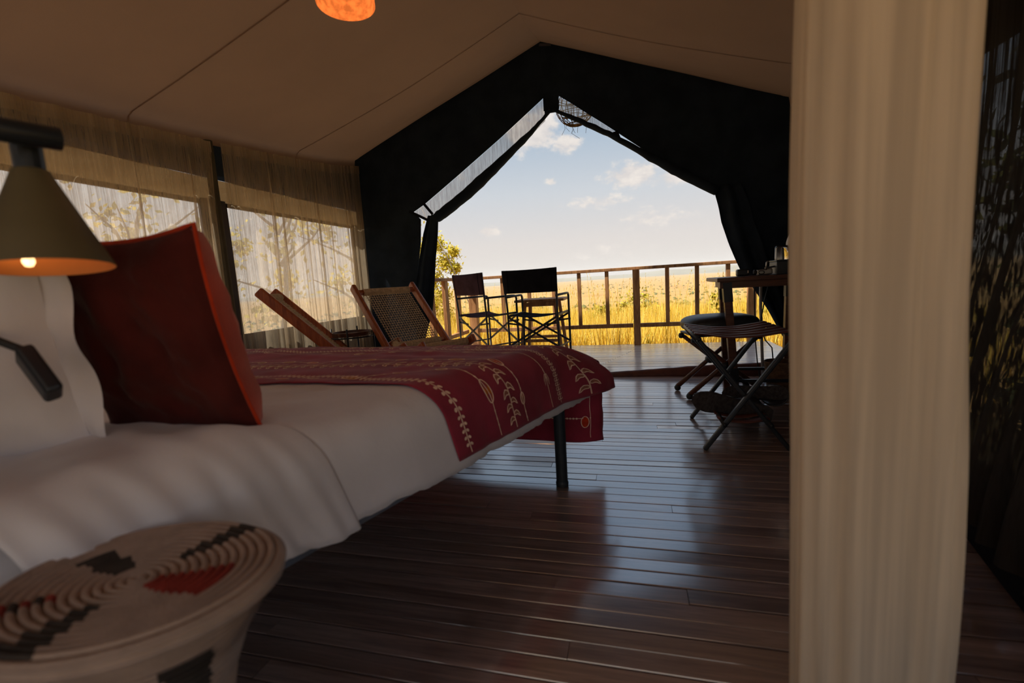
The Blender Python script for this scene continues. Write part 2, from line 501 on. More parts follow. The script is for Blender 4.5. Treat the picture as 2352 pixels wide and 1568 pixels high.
def copy_tree(o, parent=None):
    c = o.copy(); COL.objects.link(c); c.parent = parent
    for ch in list(o.children):
        copy_tree(ch, c)
    return c

def interp(tab, x):
    if x <= tab[0][0]:
        return tab[0][1]
    for (a, va), (b, vb) in zip(tab, tab[1:]):
        if x <= b:
            t = (x - a) / (b - a)
            return va + (vb - va) * t
    return tab[-1][1]

def nz(x, y=0.0, z=0.0):
    return noise.noise(Vector((x, y, z)))
def smooth01(x):
    x = max(0.0, min(1.0, x)); return x * x * (3 - 2 * x)
# ================================================================== STRUCTURE
XL, XR, XRIDGE, YF, YB = -2.305, 1.10, -.61, 3.70, -1.40
ZE = [(-1.5, 1.58), (1.3, 1.61), (1.8, 1.645), (2.2, 1.68), (2.9, 1.75), (3.3, 1.80), (3.71, 1.88)]
ZR = [(-1.5, 2.27), (1.5, 2.30), (2.2, 2.33), (2.75, 2.39), (3.25, 2.47), (3.71, 2.605)]

# ---- savanna ground: slope below the deck, then a wide plain
def ground_z(x, y):
    r = math.hypot(x, y)
    base = -.42 - .02 * max(0, r - 6)
    base = interp([(0, -.42), (6, -.45), (14, -.75), (30, -2.2), (80, -9), (250, -26), (900, -34), (9000, -36)], r)
    return base + .06 * nz(x * .35, y * .35) * min(1, r / 6) + (2.5 * nz(x * .004, y * .004) if r > 150 else 0)
mb = MB()
radii = [0.0, 2, 4, 5.4, 7, 9, 12, 16, 22, 30, 45, 70, 110, 180, 300, 500, 900, 1600, 2800, 5000, 9000]
NA = 120
for r_ in radii:
    for k in range(NA):
        a = 2 * math.pi * k / NA
        x, y = r_ * math.sin(a), r_ * math.cos(a)
        mb.v.append((x, y, ground_z(x, y)))
for i in range(len(radii) - 1):
    for k in range(NA):
        k2 = (k + 1) % NA
        mb.f.append((i * NA + k, i * NA + k2, (i + 1) * NA + k2, (i + 1) * NA + k)); mb.mi.append(0)
struct(mb.build('ground', 'savanna_ground', smooth=True), 'dry golden savanna plain spreading away below the tent deck', 'ground')

def hill(name, az0, az1, dist, hfun, label):
    m = MB()
    n = 60
    for i in range(n + 1):
        a = math.radians(az0 + (az1 - az0) * i / n)
        t = i / n
        for d, hh in ((dist * .86, 0), (dist * .93, .6), (dist, 1.0), (dist * 1.12, 0)):
            z = -40 + (hfun(t) + 40) * hh
            m.v.append((d * math.sin(a), d * math.cos(a), z))
    for i in range(n):
        for j in range(3):
            m.f.append((i * 4 + j, (i + 1) * 4 + j, (i + 1) * 4 + j + 1, i * 4 + j + 1)); m.mi.append(0)
    o = m.build(name, 'far_hill', smooth=True)
    return struct(recenter(o, (dist * math.sin(math.radians((az0 + az1) / 2)), dist * math.cos(math.radians((az0 + az1) / 2)), -40)), label, 'hill')
hill('hills', -60, 60, 7200, lambda t: (14 + 34 * math.exp(-((t - .535) / .018) ** 2) + 60 * smooth01((t - .52) / .12) + 10 * nz(t * 40, 3)) * smooth01(t * 8) * smooth01((1 - t) * 8), 'low blue-grey hills along the far horizon')

# ---- timber floor inside and deck outside: every plank its own piece
def plank_mesh(name, mat):
    m = MB()
    c = .02
    sec = [(-.5, -1), (.5, -1), (.5, -.05), (.5 - c, 0), (-.5 + c, 0), (-.5, -.05)]
    for x in (-.5, .5):
        for (y, z) in sec:
            m.v.append((x, y, z))
    m.f += [tuple(reversed(range(6))), tuple(range(6, 12))] + [(i, (i + 1) % 6, (i + 1) % 6 + 6, i + 6) for i in range(6)]
    m.mi += [0] * 8
    return m.mesh(name, mat)
def planks(parent, me, x0, x1, y0, y1, pw, th, joints, rng, tilt=.5):
    y = y0; row = 0
    while y < y1 - .003:
        wd = min(pw * rng.uniform(.94, 1.06), y1 - y)
        js = sorted(joints(row, rng))
        xs = [x0] + [j for j in js if x0 + .2 < j < x1 - .2] + [x1]
        for a, b in zip(xs, xs[1:]):
            o = bpy.data.objects.new('plank', me); COL.objects.link(o)
            o.parent = parent
            o.location = ((a + b) / 2, y + wd / 2, rng.uniform(-.0022, .0))
            o.scale = (b - a - .0015, wd - .0035, th)
            o.rotation_euler = (math.radians(rng.gauss(0, tilt)), 0, 0)
        y += wd; row += 1
rng = random.Random(3)
mb = MB(); mb.box((-.60, (YB + YF) / 2, -.05), (3.9, YF - YB + .05, .05))
floor = struct(recenter(mb.build('floor', 'black_canvas'), (-.6, 1.15, -.075)), 'dark polished timber floor planks running across the tent', 'floor')
plf = plank_mesh('floor_plank', 'floor_wood')
hold = bpy.data.objects.new('tmp', None)
def floor_j(row, r):
    return [[.62], [-.35], [.95, -1.1], [.12], [-.8], [.4, -1.5], [.78], [-.15]][row % 8] if row % 3 else [r.uniform(-1.8, .9)]
class Shift:      # planks are stored relative to the slab's origin
    pass
def put_planks(slab, me, x0, x1, y0, y1, pw, th, joints, rng, tilt):
    before = set(COL.objects)
    planks(slab, me, x0, x1, y0, y1, pw, th, joints, rng, tilt)
    L = slab.location
    for o in set(COL.objects) - before:
        o.location = Vector(o.location) - L
put_planks(floor, plf, -2.33, 1.18, -.85, YF + .02, .055, .024, floor_j, rng, .75)

mb = MB(); mb.box((-.3, 4.58, -.06), (3.5, 1.70, .05))
deck = struct(recenter(mb.build('deck', 'black_canvas'), (-.3, 4.58, -.085)), 'weathered grey plank deck beyond the tent door', 'deck')
pld = plank_mesh('deck_plank', 'deck_wood')
put_planks(deck, pld, -2.05, 1.45, YF + .04, 5.445, .058, .03, lambda row, r: [-.42 + .024 * row * .85, -1.5 if row % 2 else 1.0], rng, .5)

# ---- tent lining (ceiling): sagging cloth from eaves to ridge, seams every panel
def eave_z(y): return interp(ZE, y)
def ridge_z(y): return interp(ZR, y)
def roof_pt(u, y, side):
    """u 0 = eave hem, 1 = ridge; side -1 left, +1 right"""
    xe = XL if side < 0 else XR
    ze, zr = eave_z(y), ridge_z(y)
    if u < .06:
        t = u / .06
        x = xe + (.012 * t if side < 0 else -.012 * t); z = ze + .065 * t
    else:
        t = (u - .06) / .94
        x = xe + (XRIDGE - xe) * t + (.012 if side < 0 else -.012) * (1 - t)
        z0 = ze + .065
        z = z0 + (zr - z0) * t
        sag = math.sin(math.pi * t)
        z -= .030 * sag * (1 - smooth01((y - 3.2) / .5))
        z += .010 * nz(x * 1.5, y * 1.9, 2.0) * sag
        ed = math.exp(-((YF - y) / .16) ** 2)           # gathered hem near the front gable
        z += ed * .014 * math.sin((YF - y) * 46) * (.4 + .6 * sag)
    if u < .2:
        z += .010 * nz(y * 5.0, side * 3.0) * (u / .06 if u < .06 else (.2 - u) / .14)
    return Vector((x, y, z))
ceil = MB()
NU, NV = 34, 96
ys = [YB + (YF + .012 - YB) * (j / NV) for j in range(NV + 1)]
for side in (-1, 1):
    ceil.grid(lambda u, v, s=side: roof_pt(u if u > .06 or u == 0 else u, YB + (YF + .012 - YB) * v, s), NU, NV)
co = ceil.build('ceiling', 'lining_canvas', smooth=True)
struct(recenter(co, (XRIDGE, 1.15, 1.58)), 'tan canvas tent lining sloping from ridge to eaves', 'ceiling')
for side, yss in ((-1, (.62, 1.78, 2.95)), (1, (.62, 1.78, 2.95))):
    for y0 in yss:
        m = MB()
        m.grid(lambda u, v: roof_pt(u, y0 + .009 * (v - .5), side) + Vector((.002 if side < 0 else -.002, 0, -.003)), 40, 1)
        s = m.build('seam', 'lining_canvas', parent=co, smooth=True)
        s.location = -Vector(co.location)
# ---- outer fly over tent and deck
m = MB()
FR, FE = 3.05, 1.95
def fly(u, v):
    y = YB + .02 + (4.85 - YB) * v
    x = -2.55 + 3.88 * u
    t = 1 - abs(x - XRIDGE) / 1.94
    return (x, y, FE + (FR - FE) * t + .02 * math.sin(y * 2.2) * (1 - t))
m.grid(fly, 24, 24)
fo = m.build('fly_sheet', 'fly_canvas', smooth=True)
struct(recenter(fo, (XRIDGE, 2.0, FE)), 'beige outer fly sheet stretched over the tent and the deck', 'tent fly')

# ---- left wall: bands of canvas round two long mesh windows
def wall_x(y, z): return XL - .004 * math.sin(y * 3)
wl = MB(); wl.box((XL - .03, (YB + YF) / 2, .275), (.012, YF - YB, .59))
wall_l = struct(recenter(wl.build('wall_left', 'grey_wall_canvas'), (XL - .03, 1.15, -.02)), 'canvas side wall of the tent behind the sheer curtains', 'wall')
def wl_child(name, mat, b):
    o = b.build(name, mat, parent=wall_l); o.location = -Vector(wall_l.location); return o
def strip_y(m, y0, y1, z0, ztab, n=40, x=XL - .03):
    m.grid(lambda u, v: (x + .006 * nz(u * 30, v * 2), y0 + (y1 - y0) * u, z0 + ((ztab(y0 + (y1 - y0) * u) if callable(ztab) else ztab) - z0) * v), n, 4)
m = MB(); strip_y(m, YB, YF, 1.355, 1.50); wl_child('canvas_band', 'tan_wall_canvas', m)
m = MB(); strip_y(m, YB, YF, 1.50, lambda y: eave_z(y) + .06); wl_child('canvas_band', 'dark_canvas', m)  # top band: the fly's shadow put into a darker canvas
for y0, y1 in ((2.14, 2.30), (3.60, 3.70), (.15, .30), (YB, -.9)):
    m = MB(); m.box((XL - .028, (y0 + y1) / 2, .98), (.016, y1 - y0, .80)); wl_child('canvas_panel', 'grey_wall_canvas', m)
m = MB(); m.tube([(XL + .012, 2.205, 0), (XL + .010, 2.205, .8), (XL + .004, 2.21, 1.70)], .026, n=12); wl_child('wall_post', 'olive_post', m)
for i, (y0, y1) in enumerate(((.30, 2.14), (2.30, 3.60), (-.9, .15))):
    m = MB(); m.grid(lambda u, v: (XL - .036 + .012 * math.sin(math.pi * v) * nz(u * 5, i), y0 + (y1 - y0) * u, .57 + .79 * v), 24, 8)
    wn = m.build('window_%d' % (i + 1), 'window_mesh', smooth=True)
    struct(recenter(wn, (XL - .036, (y0 + y1) / 2, .57)), ['grey mesh window behind the longer sheer curtain', 'grey mesh window behind the lounge chairs', 'grey mesh window at the back of the side wall'][i], 'window')
    m = MB()
    for a, b in (((y0, .57), (y1, .57)), ((y0, 1.36), (y1, 1.36)), ((y0, .57), (y0, 1.36)), ((y1, .57), (y1, 1.36))):
        m.beam((XL - .03, a[0], a[1]), (XL - .03, b[0], b[1]), .014, .022, upv=(0, 0, 1) if a[1] == b[1] else (0, 1, 0))
    fr = m.build('window_hem', 'grey_wall_canvas', parent=wn); fr.location = -Vector(wn.location)

# ---- front wall: dark gable with the big door opening
hole = [(-1.85, 0), (-1.85, .26), (-1.835, .58), (-1.805, .88), (-1.74, 1.18), (-1.72, 1.38), (-1.78, 1.45), (-1.68, 1.50), (-1.36, 1.70), (-.97, 1.95), (-.604, 2.20),
        (-.604, 2.10), (-.50, 2.10), (-.49, 2.195), (-.385, 2.118), (-.285, 2.04), (-.165, 1.95), (-.05, 1.86), (.19, 1.67), (.45, 1.49), (.70, 1.33), (.70, 1.1), (.79, .90), (.90, .70), (1.02, .50), (1.13, .26), (1.13, 0)]
outer_l = [(-2.34, 0), (-2.34, 1.95), (-1.93, 2.10), (-1.39, 2.33), (-.94, 2.53), (-.70, 2.635), (XRIDGE, 2.66)]
outer_r = [(XRIDGE, 2.66), (-.52, 2.63), (-.10, 2.46), (.50, 2.225), (1.12, 1.975), (1.16, 1.95), (1.16, 0)]
ft = MB()
left_poly = outer_l + [(XRIDGE, 2.10)] + [p for p in reversed(hole[:11])]
right_poly = outer_r + [p for p in reversed(hole[13:])] + [(-.49, 2.10), (XRIDGE, 2.10)]
def tri_sheet(name, poly, mat, y, thick):
    from mathutils.geometry import delaunay_2d_cdt
    n = len(poly)
    vv, ee, ff, _, _, _ = delaunay_2d_cdt([Vector(p) for p in poly], [(i, (i + 1) % n) for i in range(n)], [], 1, 1e-5)
    me = bpy.data.meshes.new(name)
    me.from_pydata([(p.x, y, p.y) for p in vv], [], [tuple(f) for f in ff])
    me.materials.append(MATS[mat])
    o = bpy.data.objects.new(name, me); COL.objects.link(o)
    md = o.modifiers.new('solid', 'SOLIDIFY'); md.thickness = thick; md.offset = 0
    return o
wf = tri_sheet('wall_front', left_poly, 'dark_canvas', YF, .010)
struct(recenter(wf, (-1.9, YF, 0)), 'dark canvas gable end round the open tent door', 'wall')
wf2 = tri_sheet('gable_panel', right_poly, 'dark_canvas', YF, .010)
wf2.parent = wf; wf2.location = -Vector(wf.location)
# centre zip strip
m = MB(); m.box((-.548, YF, 2.14), (.11, .012, .12)); s = m.build('zip_strip', 'dark_canvas', parent=wf); s.location = -Vector(wf.location)
m = MB(); m.tube([(-.565, YF - .008, 2.105), (-.566, YF - .009, 2.075)], .006, n=6); s = m.build('zip_pull', 'black_metal', parent=wf); s.location = -Vector(wf.location)
m = MB(); m.box((-.575, YF - .008, 2.57), (.09, .004, .018), rot=(0, math.radians(8), 0)); s = m.build('maker_tag', 'grey_wall_canvas', parent=wf); s.location = -Vector(wf.location)
# insect mesh left showing beside the rolled flaps
ms = tri_sheet('window_4', [(-1.78, 1.45), (-1.68, 1.50), (-1.36, 1.70), (-.97, 1.95), (-.604, 2.20), (-.604, 2.03), (-.98, 1.74), (-1.26, 1.54), (-1.52, 1.39), (-1.66, 1.36)], 'door_mesh', YF + .012, .001)
struct(recenter(ms, (-1.2, YF + .012, 1.36)), 'pale strip of insect mesh along the left slope of the door', 'window')
ms = tri_sheet('window_5', [(-.49, 2.195), (-.385, 2.118), (-.285, 2.04), (-.165, 1.95), (-.05, 1.86), (-.05, 1.80), (-.30, 1.95), (-.49, 2.08)], 'door_mesh', YF + .012, .001)
struct(recenter(ms, (-.27, YF + .012, 1.80)), 'small strip of insect mesh on the right slope of the door', 'window')
# threshold flap
m = MB()
tabt = [(-2.0, .012), (-.35, .02), (-.01, .04), (.26, .058), (.48, .075), (.64, .082), (1.16, .10)]
m.grid(lambda u, v: (-2.0 + 3.16 * u, YF - .035 + .07 * v + .006 * nz(u * 14), (interp(tabt, -2.0 + 3.16 * u) + .005 * nz(u * 22, 4)) * math.sin(math.pi * v)), 60, 8)
th = m.build('trim_1', 'leather_brown', smooth=True, solid=.004)
struct(recenter(th, (-.4, YF, 0)), 'low dark canvas threshold across the door', 'threshold')

# ---- right wall: canvas that leans in at its foot, mesh window in shade
RB = [(-1.4, .74), (.6, .76), (1.18, .845), (1.58, .945), (2.4, 1.05), (3.7, 1.09)]
def rwall(y, z):
    t = smooth01(1 - z / 1.3)
    xb = interp(RB, y)
    return XR + (xb - XR) * t
def rstrip(m, y0, y1, z0, z1, nu=40, nv=10, dx=0.0):
    m.grid(lambda u, v: (rwall(y0 + (y1 - y0) * u, z0 + ((z1(y0 + (y1 - y0) * u) if callable(z1) else z1) - z0) * v) + dx, y0 + (y1 - y0) * u,
                         z0 + ((z1(y0 + (y1 - y0) * u) if callable(z1) else z1) - z0) * v), nu, nv)
m = MB(); rstrip(m, YB, YF, 0, .22, 60, 4)
wr = struct(recenter(m.build('wall_right', 'dark_canvas', smooth=True), (1.0, 1.15, 0)), 'dark canvas side wall of the tent beside the near curtain', 'wall')
for nm, mt, a in (('canvas_band', 'dark_canvas', (YB, YF, 1.42, lambda y: eave_z(y) + .06)), ('canvas_panel', 'dark_canvas', (2.75, YF, .22, 1.42)), ('canvas_panel', 'dark_canvas', (YB, -1.25, .22, 1.42)), ('canvas_panel', 'dark_canvas', (.55, .75, .22, 1.42))):
    m = MB(); rstrip(m, *a); s = m.build(nm, mt, parent=wr, smooth=True); s.location = -Vector(wr.location)
m = MB(); rstrip(m, .75, 2.75, .22, 1.42, 40, 10)
wn = m.build('window_6', 'window_mesh', smooth=True); struct(recenter(wn, (1.0, 1.75, .22)), 'shaded mesh window on the right behind dark netting', 'window')
m = MB(); rstrip(m, -1.25, .55, .22, 1.42, 40, 10)
wn = m.build('window_9', 'open_mesh', smooth=True); struct(recenter(wn, (.9, -.35, .22)), 'unseen open mesh window added on the right to let in light', 'window')  # out of view, added to brighten the bed side and near curtain
m = MB()
m.grid(lambda u, v: (rwall(.2 + 3.2 * u, .085 * v) - .012, .2 + 3.2 * u, .004 + .085 * v), 40, 2)
bb = m.build('baseboard_right', 'black_canvas', solid=.006); struct(recenter(bb, (.95, 1.8, 0)), 'black canvas hem along the foot of the right wall', 'baseboard')

# ---- unseen back wall, mesh windows added in it to let in fill light
m = MB()
for (x0, x1, z0, z1) in ((XL, XR, 0, .5), (XL, XR, 1.55, 1.6), (XL, -2.0, .5, 1.55), (.8, XR, .5, 1.55), (-.75, -.47, .5, 1.55)):
    m._add([(x0, YB, z0), (x1, YB, z0), (x1, YB, z1), (x0, YB, z1)], [(0, 1, 2, 3)])
m._add([(XL, YB, 1.6), (XR, YB, 1.6), (XRIDGE, YB, 2.28)], [(0, 1, 2)])
wb = struct(recenter(m.build('wall_back', 'cream_wall_canvas'), (-.6, YB, 0)), 'cream canvas back wall of the tent', 'wall')
for i, (x0, x1) in enumerate(((-2.0, -.75), (-.47, .8))):
    m = MB(); m.grid(lambda u, v: (x0 + (x1 - x0) * u, YB, .5 + 1.05 * v), 4, 4)
    wn = m.build('window_%d' % (7 + i), 'open_mesh'); struct(recenter(wn, ((x0 + x1) / 2, YB, .5)), ['unseen mesh window added behind the bed head to let in light', 'unseen mesh window added behind the camera to let in light'][i], 'window')

# ================================================================== RAILING on the deck
YRL = 5.42
rl = thing('deck_railing', 'brown wooden deck railing facing the savanna', 'railing', (-.4, YRL, 0))
def rc(name, b, mat='rail_wood', bevel=.004):
    o = b.build(name, mat, parent=rl, bevel=bevel); o.location = -Vector(rl.location); return o
m = MB(); m.box((-.38, YRL, .872), (3.3, .075, .035)); rc('top_rail', m)
for x0, x1 in ((-1.90, .03), (.11, 1.27)):
    m = MB(); m.box(((x0 + x1) / 2, YRL, .222), (x1 - x0, .045, .045)); rc('bottom_rail', m)
for x in (-1.51, -1.18, -.88, -.575, -.255, .408, .72, 1.035):
    m = MB(); m.box((x, YRL, .55), (.042, .042, .612)); rc('baluster', m)
m = MB(); m.box((.071, YRL - .05, .43), (.075, .075, .86)); rc('post', m)
m = MB(); m.box((-1.90, YRL, .43), (.10, .09, .86)); rc('post', m)
m = MB(); m.box((1.27, YRL, .43), (.08, .08, .86)); rc('post', m)
rl2 = thing('deck_railing', 'sunlit wooden railing along the left side of the deck', 'railing', (-1.95, 4.6, 0))
def rc2(name, b, mat='rail_wood'):
    o = b.build(name, mat, parent=rl2, bevel=.004); o.location = -Vector(rl2.location); return o
m = MB(); m.box((-1.985, 4.64, .872), (.075, 1.46, .035)); rc2('top_rail', m)
m = MB(); m.box((-1.985, 4.64, .222), (.045, 1.46, .045)); rc2('bottom_rail', m)
for y in (5.11, 4.74, 4.36, 4.02):
    m = MB(); m.box((-1.985, y, .55), (.045, .085, .612)); rc2('baluster', m)

# thin guy line past the left railing
m = MB(); m.tube([(-2.62, 5.6, 1.9), (-2.3, 5.75, 1.1), (-2.05, 5.9, .35), (-1.95, 6.0, -.4)], .006, n=6)
tag(recenter(m.build('guy_rope', 'cable_grey', smooth=True), (-1.95, 6.0, -.4)), 'thin guy rope slanting down beyond the left railing', 'rope')
# ================================================================== SHEER CURTAINS on the left wall
def wall_curtain(label, y0t, y1t, y0b, y1b, seed, group):
    rg = random.Random(seed)
    n = 360
    L = abs(y1t - y0t); edges = [0.0]
    while edges[-1] < L:
        edges.append(edges[-1] + rg.choice((.028, .034, .045, .06, .085, .12, .17)) * rg.uniform(.8, 1.2))
    amps = [rg.uniform(.25, 1.5) for _ in edges]
    ph = 0.0; prof = []
    for i in range(n + 1):
        x = L * i / n
        k = max(j for j, e in enumerate(edges) if e <= x + 1e-9); k = min(k, len(edges) - 2)
        f = (x - edges[k]) / (edges[k + 1] - edges[k]); wdt = edges[k + 1] - edges[k]
        a_ = amps[k] * min(1.0, wdt / .06)
        prof.append((math.sin(2 * math.pi * f) * a_, math.sin(2 * math.pi * f + 2.2) * a_ * min(1.6, .05 / wdt + .3)))
    def pt(u, v):
        i = min(n, int(round(u * n)))
        a, b2 = prof[i]
        y = (y0t + (y1t - y0t) * u) * (1 - v) + (y0b + (y1b - y0b) * u) * v
        z0 = eave_z(y) + .004; z = z0 + (.02 - z0) * v
        amp = .008 + .016 * smooth01(v * 4)
        y += (.008 + .010 * v) * b2 + .012 * nz(u * 9, v * 2.2, seed) * v
        return (XL + .062 + a * amp + .006 * nz(u * 40, v * 3, seed) , y, z)
    t = thing('sheer_curtain', label, 'curtain', (XL + .06, (y0t + y1t) / 2, 0), group=group)
    m = MB(); m.grid(pt, n, 26)
    o = m.build('cloth', 'sheer_curtain', parent=t, smooth=True); o.location = -Vector(t.location)
    m = MB()
    def hd(u, v):
        p = pt(u, 0); q = pt(u, .035)
        return (p[0] + .004 + (q[0] - p[0]) * v, p[1], p[2] + (q[2] - p[2]) * v)
    m.grid(hd, n, 2); o = m.build('gathered_header', 'sheer_curtain', parent=t, smooth=True); o.location = -Vector(t.location)
    return t
wall_curtain('long sheer beige curtain on the left, behind the rust cushion', .30, 2.17, .28, 2.125, 3, 'sheer curtains on the left wall')
wall_curtain('sheer beige curtain between the dark wall post and the gable, behind the lounge chairs', 2.237, 3.66, 2.19, 3.66, 9, 'sheer curtains on the left wall')

# ================================================================== ROLLED DOOR FLAPS
def flap_child(t, name, b, mat, **kw):
    o = b.build(name, mat, parent=t, **kw); o.location = -Vector(t.location); return o
fl = thing('door_flap', 'dark canvas door flap rolled up along the left slope, its lower end hanging', 'tent flap', (-1.75, YF - .03, 0))
def roll_path(tab, n, seed):
    P = []
    for i in range(n + 1):
        t = i / n * (len(tab) - 1); k = min(int(t), len(tab) - 2); f = t - k
        a, b = tab[k], tab[k + 1]
        P.append(Vector((a[0] + (b[0] - a[0]) * f, YF - .012 - .02 * math.sin(math.pi * i / n), a[1] + (b[1] - a[1]) * f + .006 * nz(i * .6, seed))))
    return P
tabL = [(-.565, 2.085), (-.72, 1.945), (-.98, 1.75), (-1.26, 1.55), (-1.50, 1.41), (-1.60, 1.36)]
P = roll_path(tabL, 36, 1)
m = MB(); m.tube(P, [.018 + .050 * smooth01(i / 22) + .008 * nz(i * .5, 5) - .015 * smooth01((i - 30) / 6) for i in range(37)], n=12, flat=.62)
flap_child(fl, 'rolled_cloth', m, 'dark_canvas', smooth=True)
dl = [(1.40, -1.63, -1.545), (1.25, -1.69, -1.565), (1.03, -1.755, -1.605), (.73, -1.835, -1.645), (.58, -1.865, -1.67), (.42, -1.86, -1.73), (.27, -1.83, -1.775)]
def drape_l(u, v):
    k = v * (len(dl) - 1); i = min(int(k), len(dl) - 2); f = k - i
    z = dl[i][0] + (dl[i + 1][0] - dl[i][0]) * f
    a = dl[i][1] + (dl[i + 1][1] - dl[i][1]) * f; b = dl[i][2] + (dl[i + 1][2] - dl[i][2]) * f
    return (a + (b - a) * u, YF - .045 + .035 * math.sin(u * 2.6 * math.pi + v * 1.5) * (.5 + .5 * math.sin(math.pi * v)) , z)
m = MB(); m.grid(drape_l, 20, 30); flap_child(fl, 'hanging_cloth', m, 'dark_canvas', smooth=True, solid=.006)
for a, b in (((-1.68, 1.515), (-1.585, 1.405)), ((-1.81, 1.455), (-1.64, 1.365))):
    m = MB(); m.beam((a[0], YF - .02, a[1]), (b[0], YF - .05, b[1]), .004, .022, upv=(.7, 0, .7)); flap_child(fl, 'tie_strap', m, 'black_canvas')
fr = thing('door_flap', 'dark canvas door flap rolled up along the right slope and hanging behind the desk', 'tent flap', (.9, YF - .03, 0))
tabR = [(-.535, 2.095), (-.345, 1.988), (-.11, 1.848), (.20, 1.635), (.42, 1.49), (.63, 1.365)]
P = roll_path(tabR, 36, 7)
m = MB(); m.tube(P, [.018 + .014 * smooth01(i / 10) + .022 * smooth01((i - 15) / 12) + .005 * nz(i * .5, 9) for i in range(37)], n=12, flat=.62)
flap_child(fr, 'rolled_cloth', m, 'dark_canvas', smooth=True)
dr = [(1.40, .60, .78), (1.25, .64, .84), (1.14, .66, .86), (.98, .71, .92), (.85, .76, .96), (.76, .80, 1.0), (.69, .85, 1.03), (.51, .96, 1.08), (.29, 1.07, 1.13)]
def drape_r(u, v):
    k = v * (len(dr) - 1); i = min(int(k), len(dr) - 2); f = k - i
    z = dr[i][0] + (dr[i + 1][0] - dr[i][0]) * f
    a = dr[i][1] + (dr[i + 1][1] - dr[i][1]) * f; b = dr[i][2] + (dr[i + 1][2] - dr[i][2]) * f
    return (a + (b - a) * u, YF - .035 + .022 * math.sin(u * 3.2 * math.pi + v * 3), z)
m = MB(); m.grid(drape_r, 20, 36); flap_child(fr, 'hanging_cloth', m, 'dark_canvas', smooth=True, solid=.006)
m = MB(); m.tube([(-.10, YF - .03, 1.85), (-.065, YF - .05, 1.855), (-.045, YF - .04, 1.80)], .014, n=8); flap_child(fr, 'tie_toggle', m, 'black_canvas', smooth=True)

# ================================================================== WOVEN PENDANT over the deck
pb = thing('woven_pendant', 'round woven vine pendant lamp hanging outside above the deck', 'lamp', (-.46, 4.62, 2.245))
m = MB(); rr = random.Random(5)
R = .185
for k in range(10):
    a = math.pi * k / 10
    m.tube([(R * math.cos(a) * math.cos(t), R * math.sin(a) * math.cos(t), R * math.sin(t) * 1.0 + R) for t in np.linspace(-math.pi / 2, math.pi * 1.5, 25)], .0035, n=5)
flc = lambda b, n, mt: b.build(n, mt, parent=pb, smooth=True)
flc(m, 'rib_cage', 'bark')
m = MB()
for k in range(46):
    z = rr.uniform(-.95, .95) * R; t0 = rr.uniform(0, 6.28); ti = rr.gauss(0, .12); ln = rr.uniform(1.2, 3.6)
    path = []
    for i in range(14):
        a = t0 + ln * i / 13
        zz = max(-.98 * R, min(.98 * R, z + ti * R * math.sin(a * 1.0)))
        q = math.sqrt(max(0, R * R - zz * zz)) * 1.01
        path.append((q * math.cos(a), q * math.sin(a), zz + R))
    m.tube(path, rr.uniform(.0018, .004), n=4)
flc(m, 'woven_twigs', 'bark')
m = MB()
for k in range(7):
    a = rr.uniform(0, 6.28); q = rr.uniform(.02, .12)
    m.tube([(q * math.cos(a), q * math.sin(a), .012), (q * math.cos(a) + rr.gauss(0, .012), q * math.sin(a), -.03), (q * math.cos(a) + rr.gauss(0, .03), q * math.sin(a), -.06 - rr.random() * .03)], .0016, n=4)
flc(m, 'loose_twig_ends', 'bark')['kind'] = 'stuff'
m = MB(); m.tube([(0, 0, R * 2), (0, 0, .73)], .004, n=6); m.lathe([(.0, R * 1.25), (.018, R * 1.25), (.02, R * 1.6), (.008, R * 1.75)], 12, caps=False); flc(m, 'cord_and_socket', 'cable_black')

# ================================================================== BED
E1 = Vector((.317, .948, 0)); EC = Vector((-.996, .087, 0)); ER = Vector((.948, -.317, 0)); BP0 = Vector((-.24, 1.70, 0))
BW, BZ, BR, BF, SF = 1.80, .548, .085, .15, .005
def fold(q, r):
    if q <= 0: return q, 0.0
    if q < math.pi * r / 2: return r * math.sin(q / r), r * (1 - math.cos(q / r))
    return r, r + q - math.pi * r / 2
def cloth(s, q, off=0.0, wr=.004, seed=0.0, flare=0.0):
    """s: cloth coordinate along the bed (0 near the foot), q: across, >0 hangs down the right side"""
    x1, d1 = fold(q, BR); x2, d2 = fold(s - SF, BF)
    b = BR - x1; d3 = 0.0
    if b > BW - BR:
        x3, d3 = fold(b - (BW - BR), BR); b = BW - BR + x3
    if b > .1:
        b = .1 + (b - .1) * (1 - .23 * smooth01(-s / 1.8))      # the bed narrows towards the head
    drop = (d1 ** 4 + d2 ** 4 + d3 ** 4) ** .25
    corner = smooth01((s + .12) / .17) * smooth01(d1 / .16)
    ss = SF + x2 + .33 * d1 + flare * corner * .10
    n = Vector((0, 0, 1)) * max(0.0, 1 - drop / BR) + ER * min(1.0, d1 / BR) * .999 + E1 * min(1.0, d2 / BF) - ER * min(1.0, d3 / BR)
    n = n.normalized() if n.length > 1e-6 else Vector((0, 0, 1))
    wv = wr * (nz(s * 3.1 + b * 9, b * 2.2 + s, seed) + .6 * nz(s * 11 + b * 5, b * 6, seed + 3))
    top = 1 - min(1.0, drop / .08)
    wv += wr * 1.1 * nz(s * 15 + q * 2.0, q * 1.6 - s * 2, seed + 7) + wr * .8 * smooth01((drop - .06) / .14) * nz(s * 26, q * 3, seed + 5)
    p = BP0 + E1 * ss + EC * b
    z = BZ - .010 * smooth01((s + .2) / .25) - .016 * smooth01((b - .3) / .8) * smooth01(-s * 2) - drop
    p = Vector((p.x, p.y, z)) + n * (off + wv * (.6 + .4 * top)) + ER * flare * corner * .075
    return p
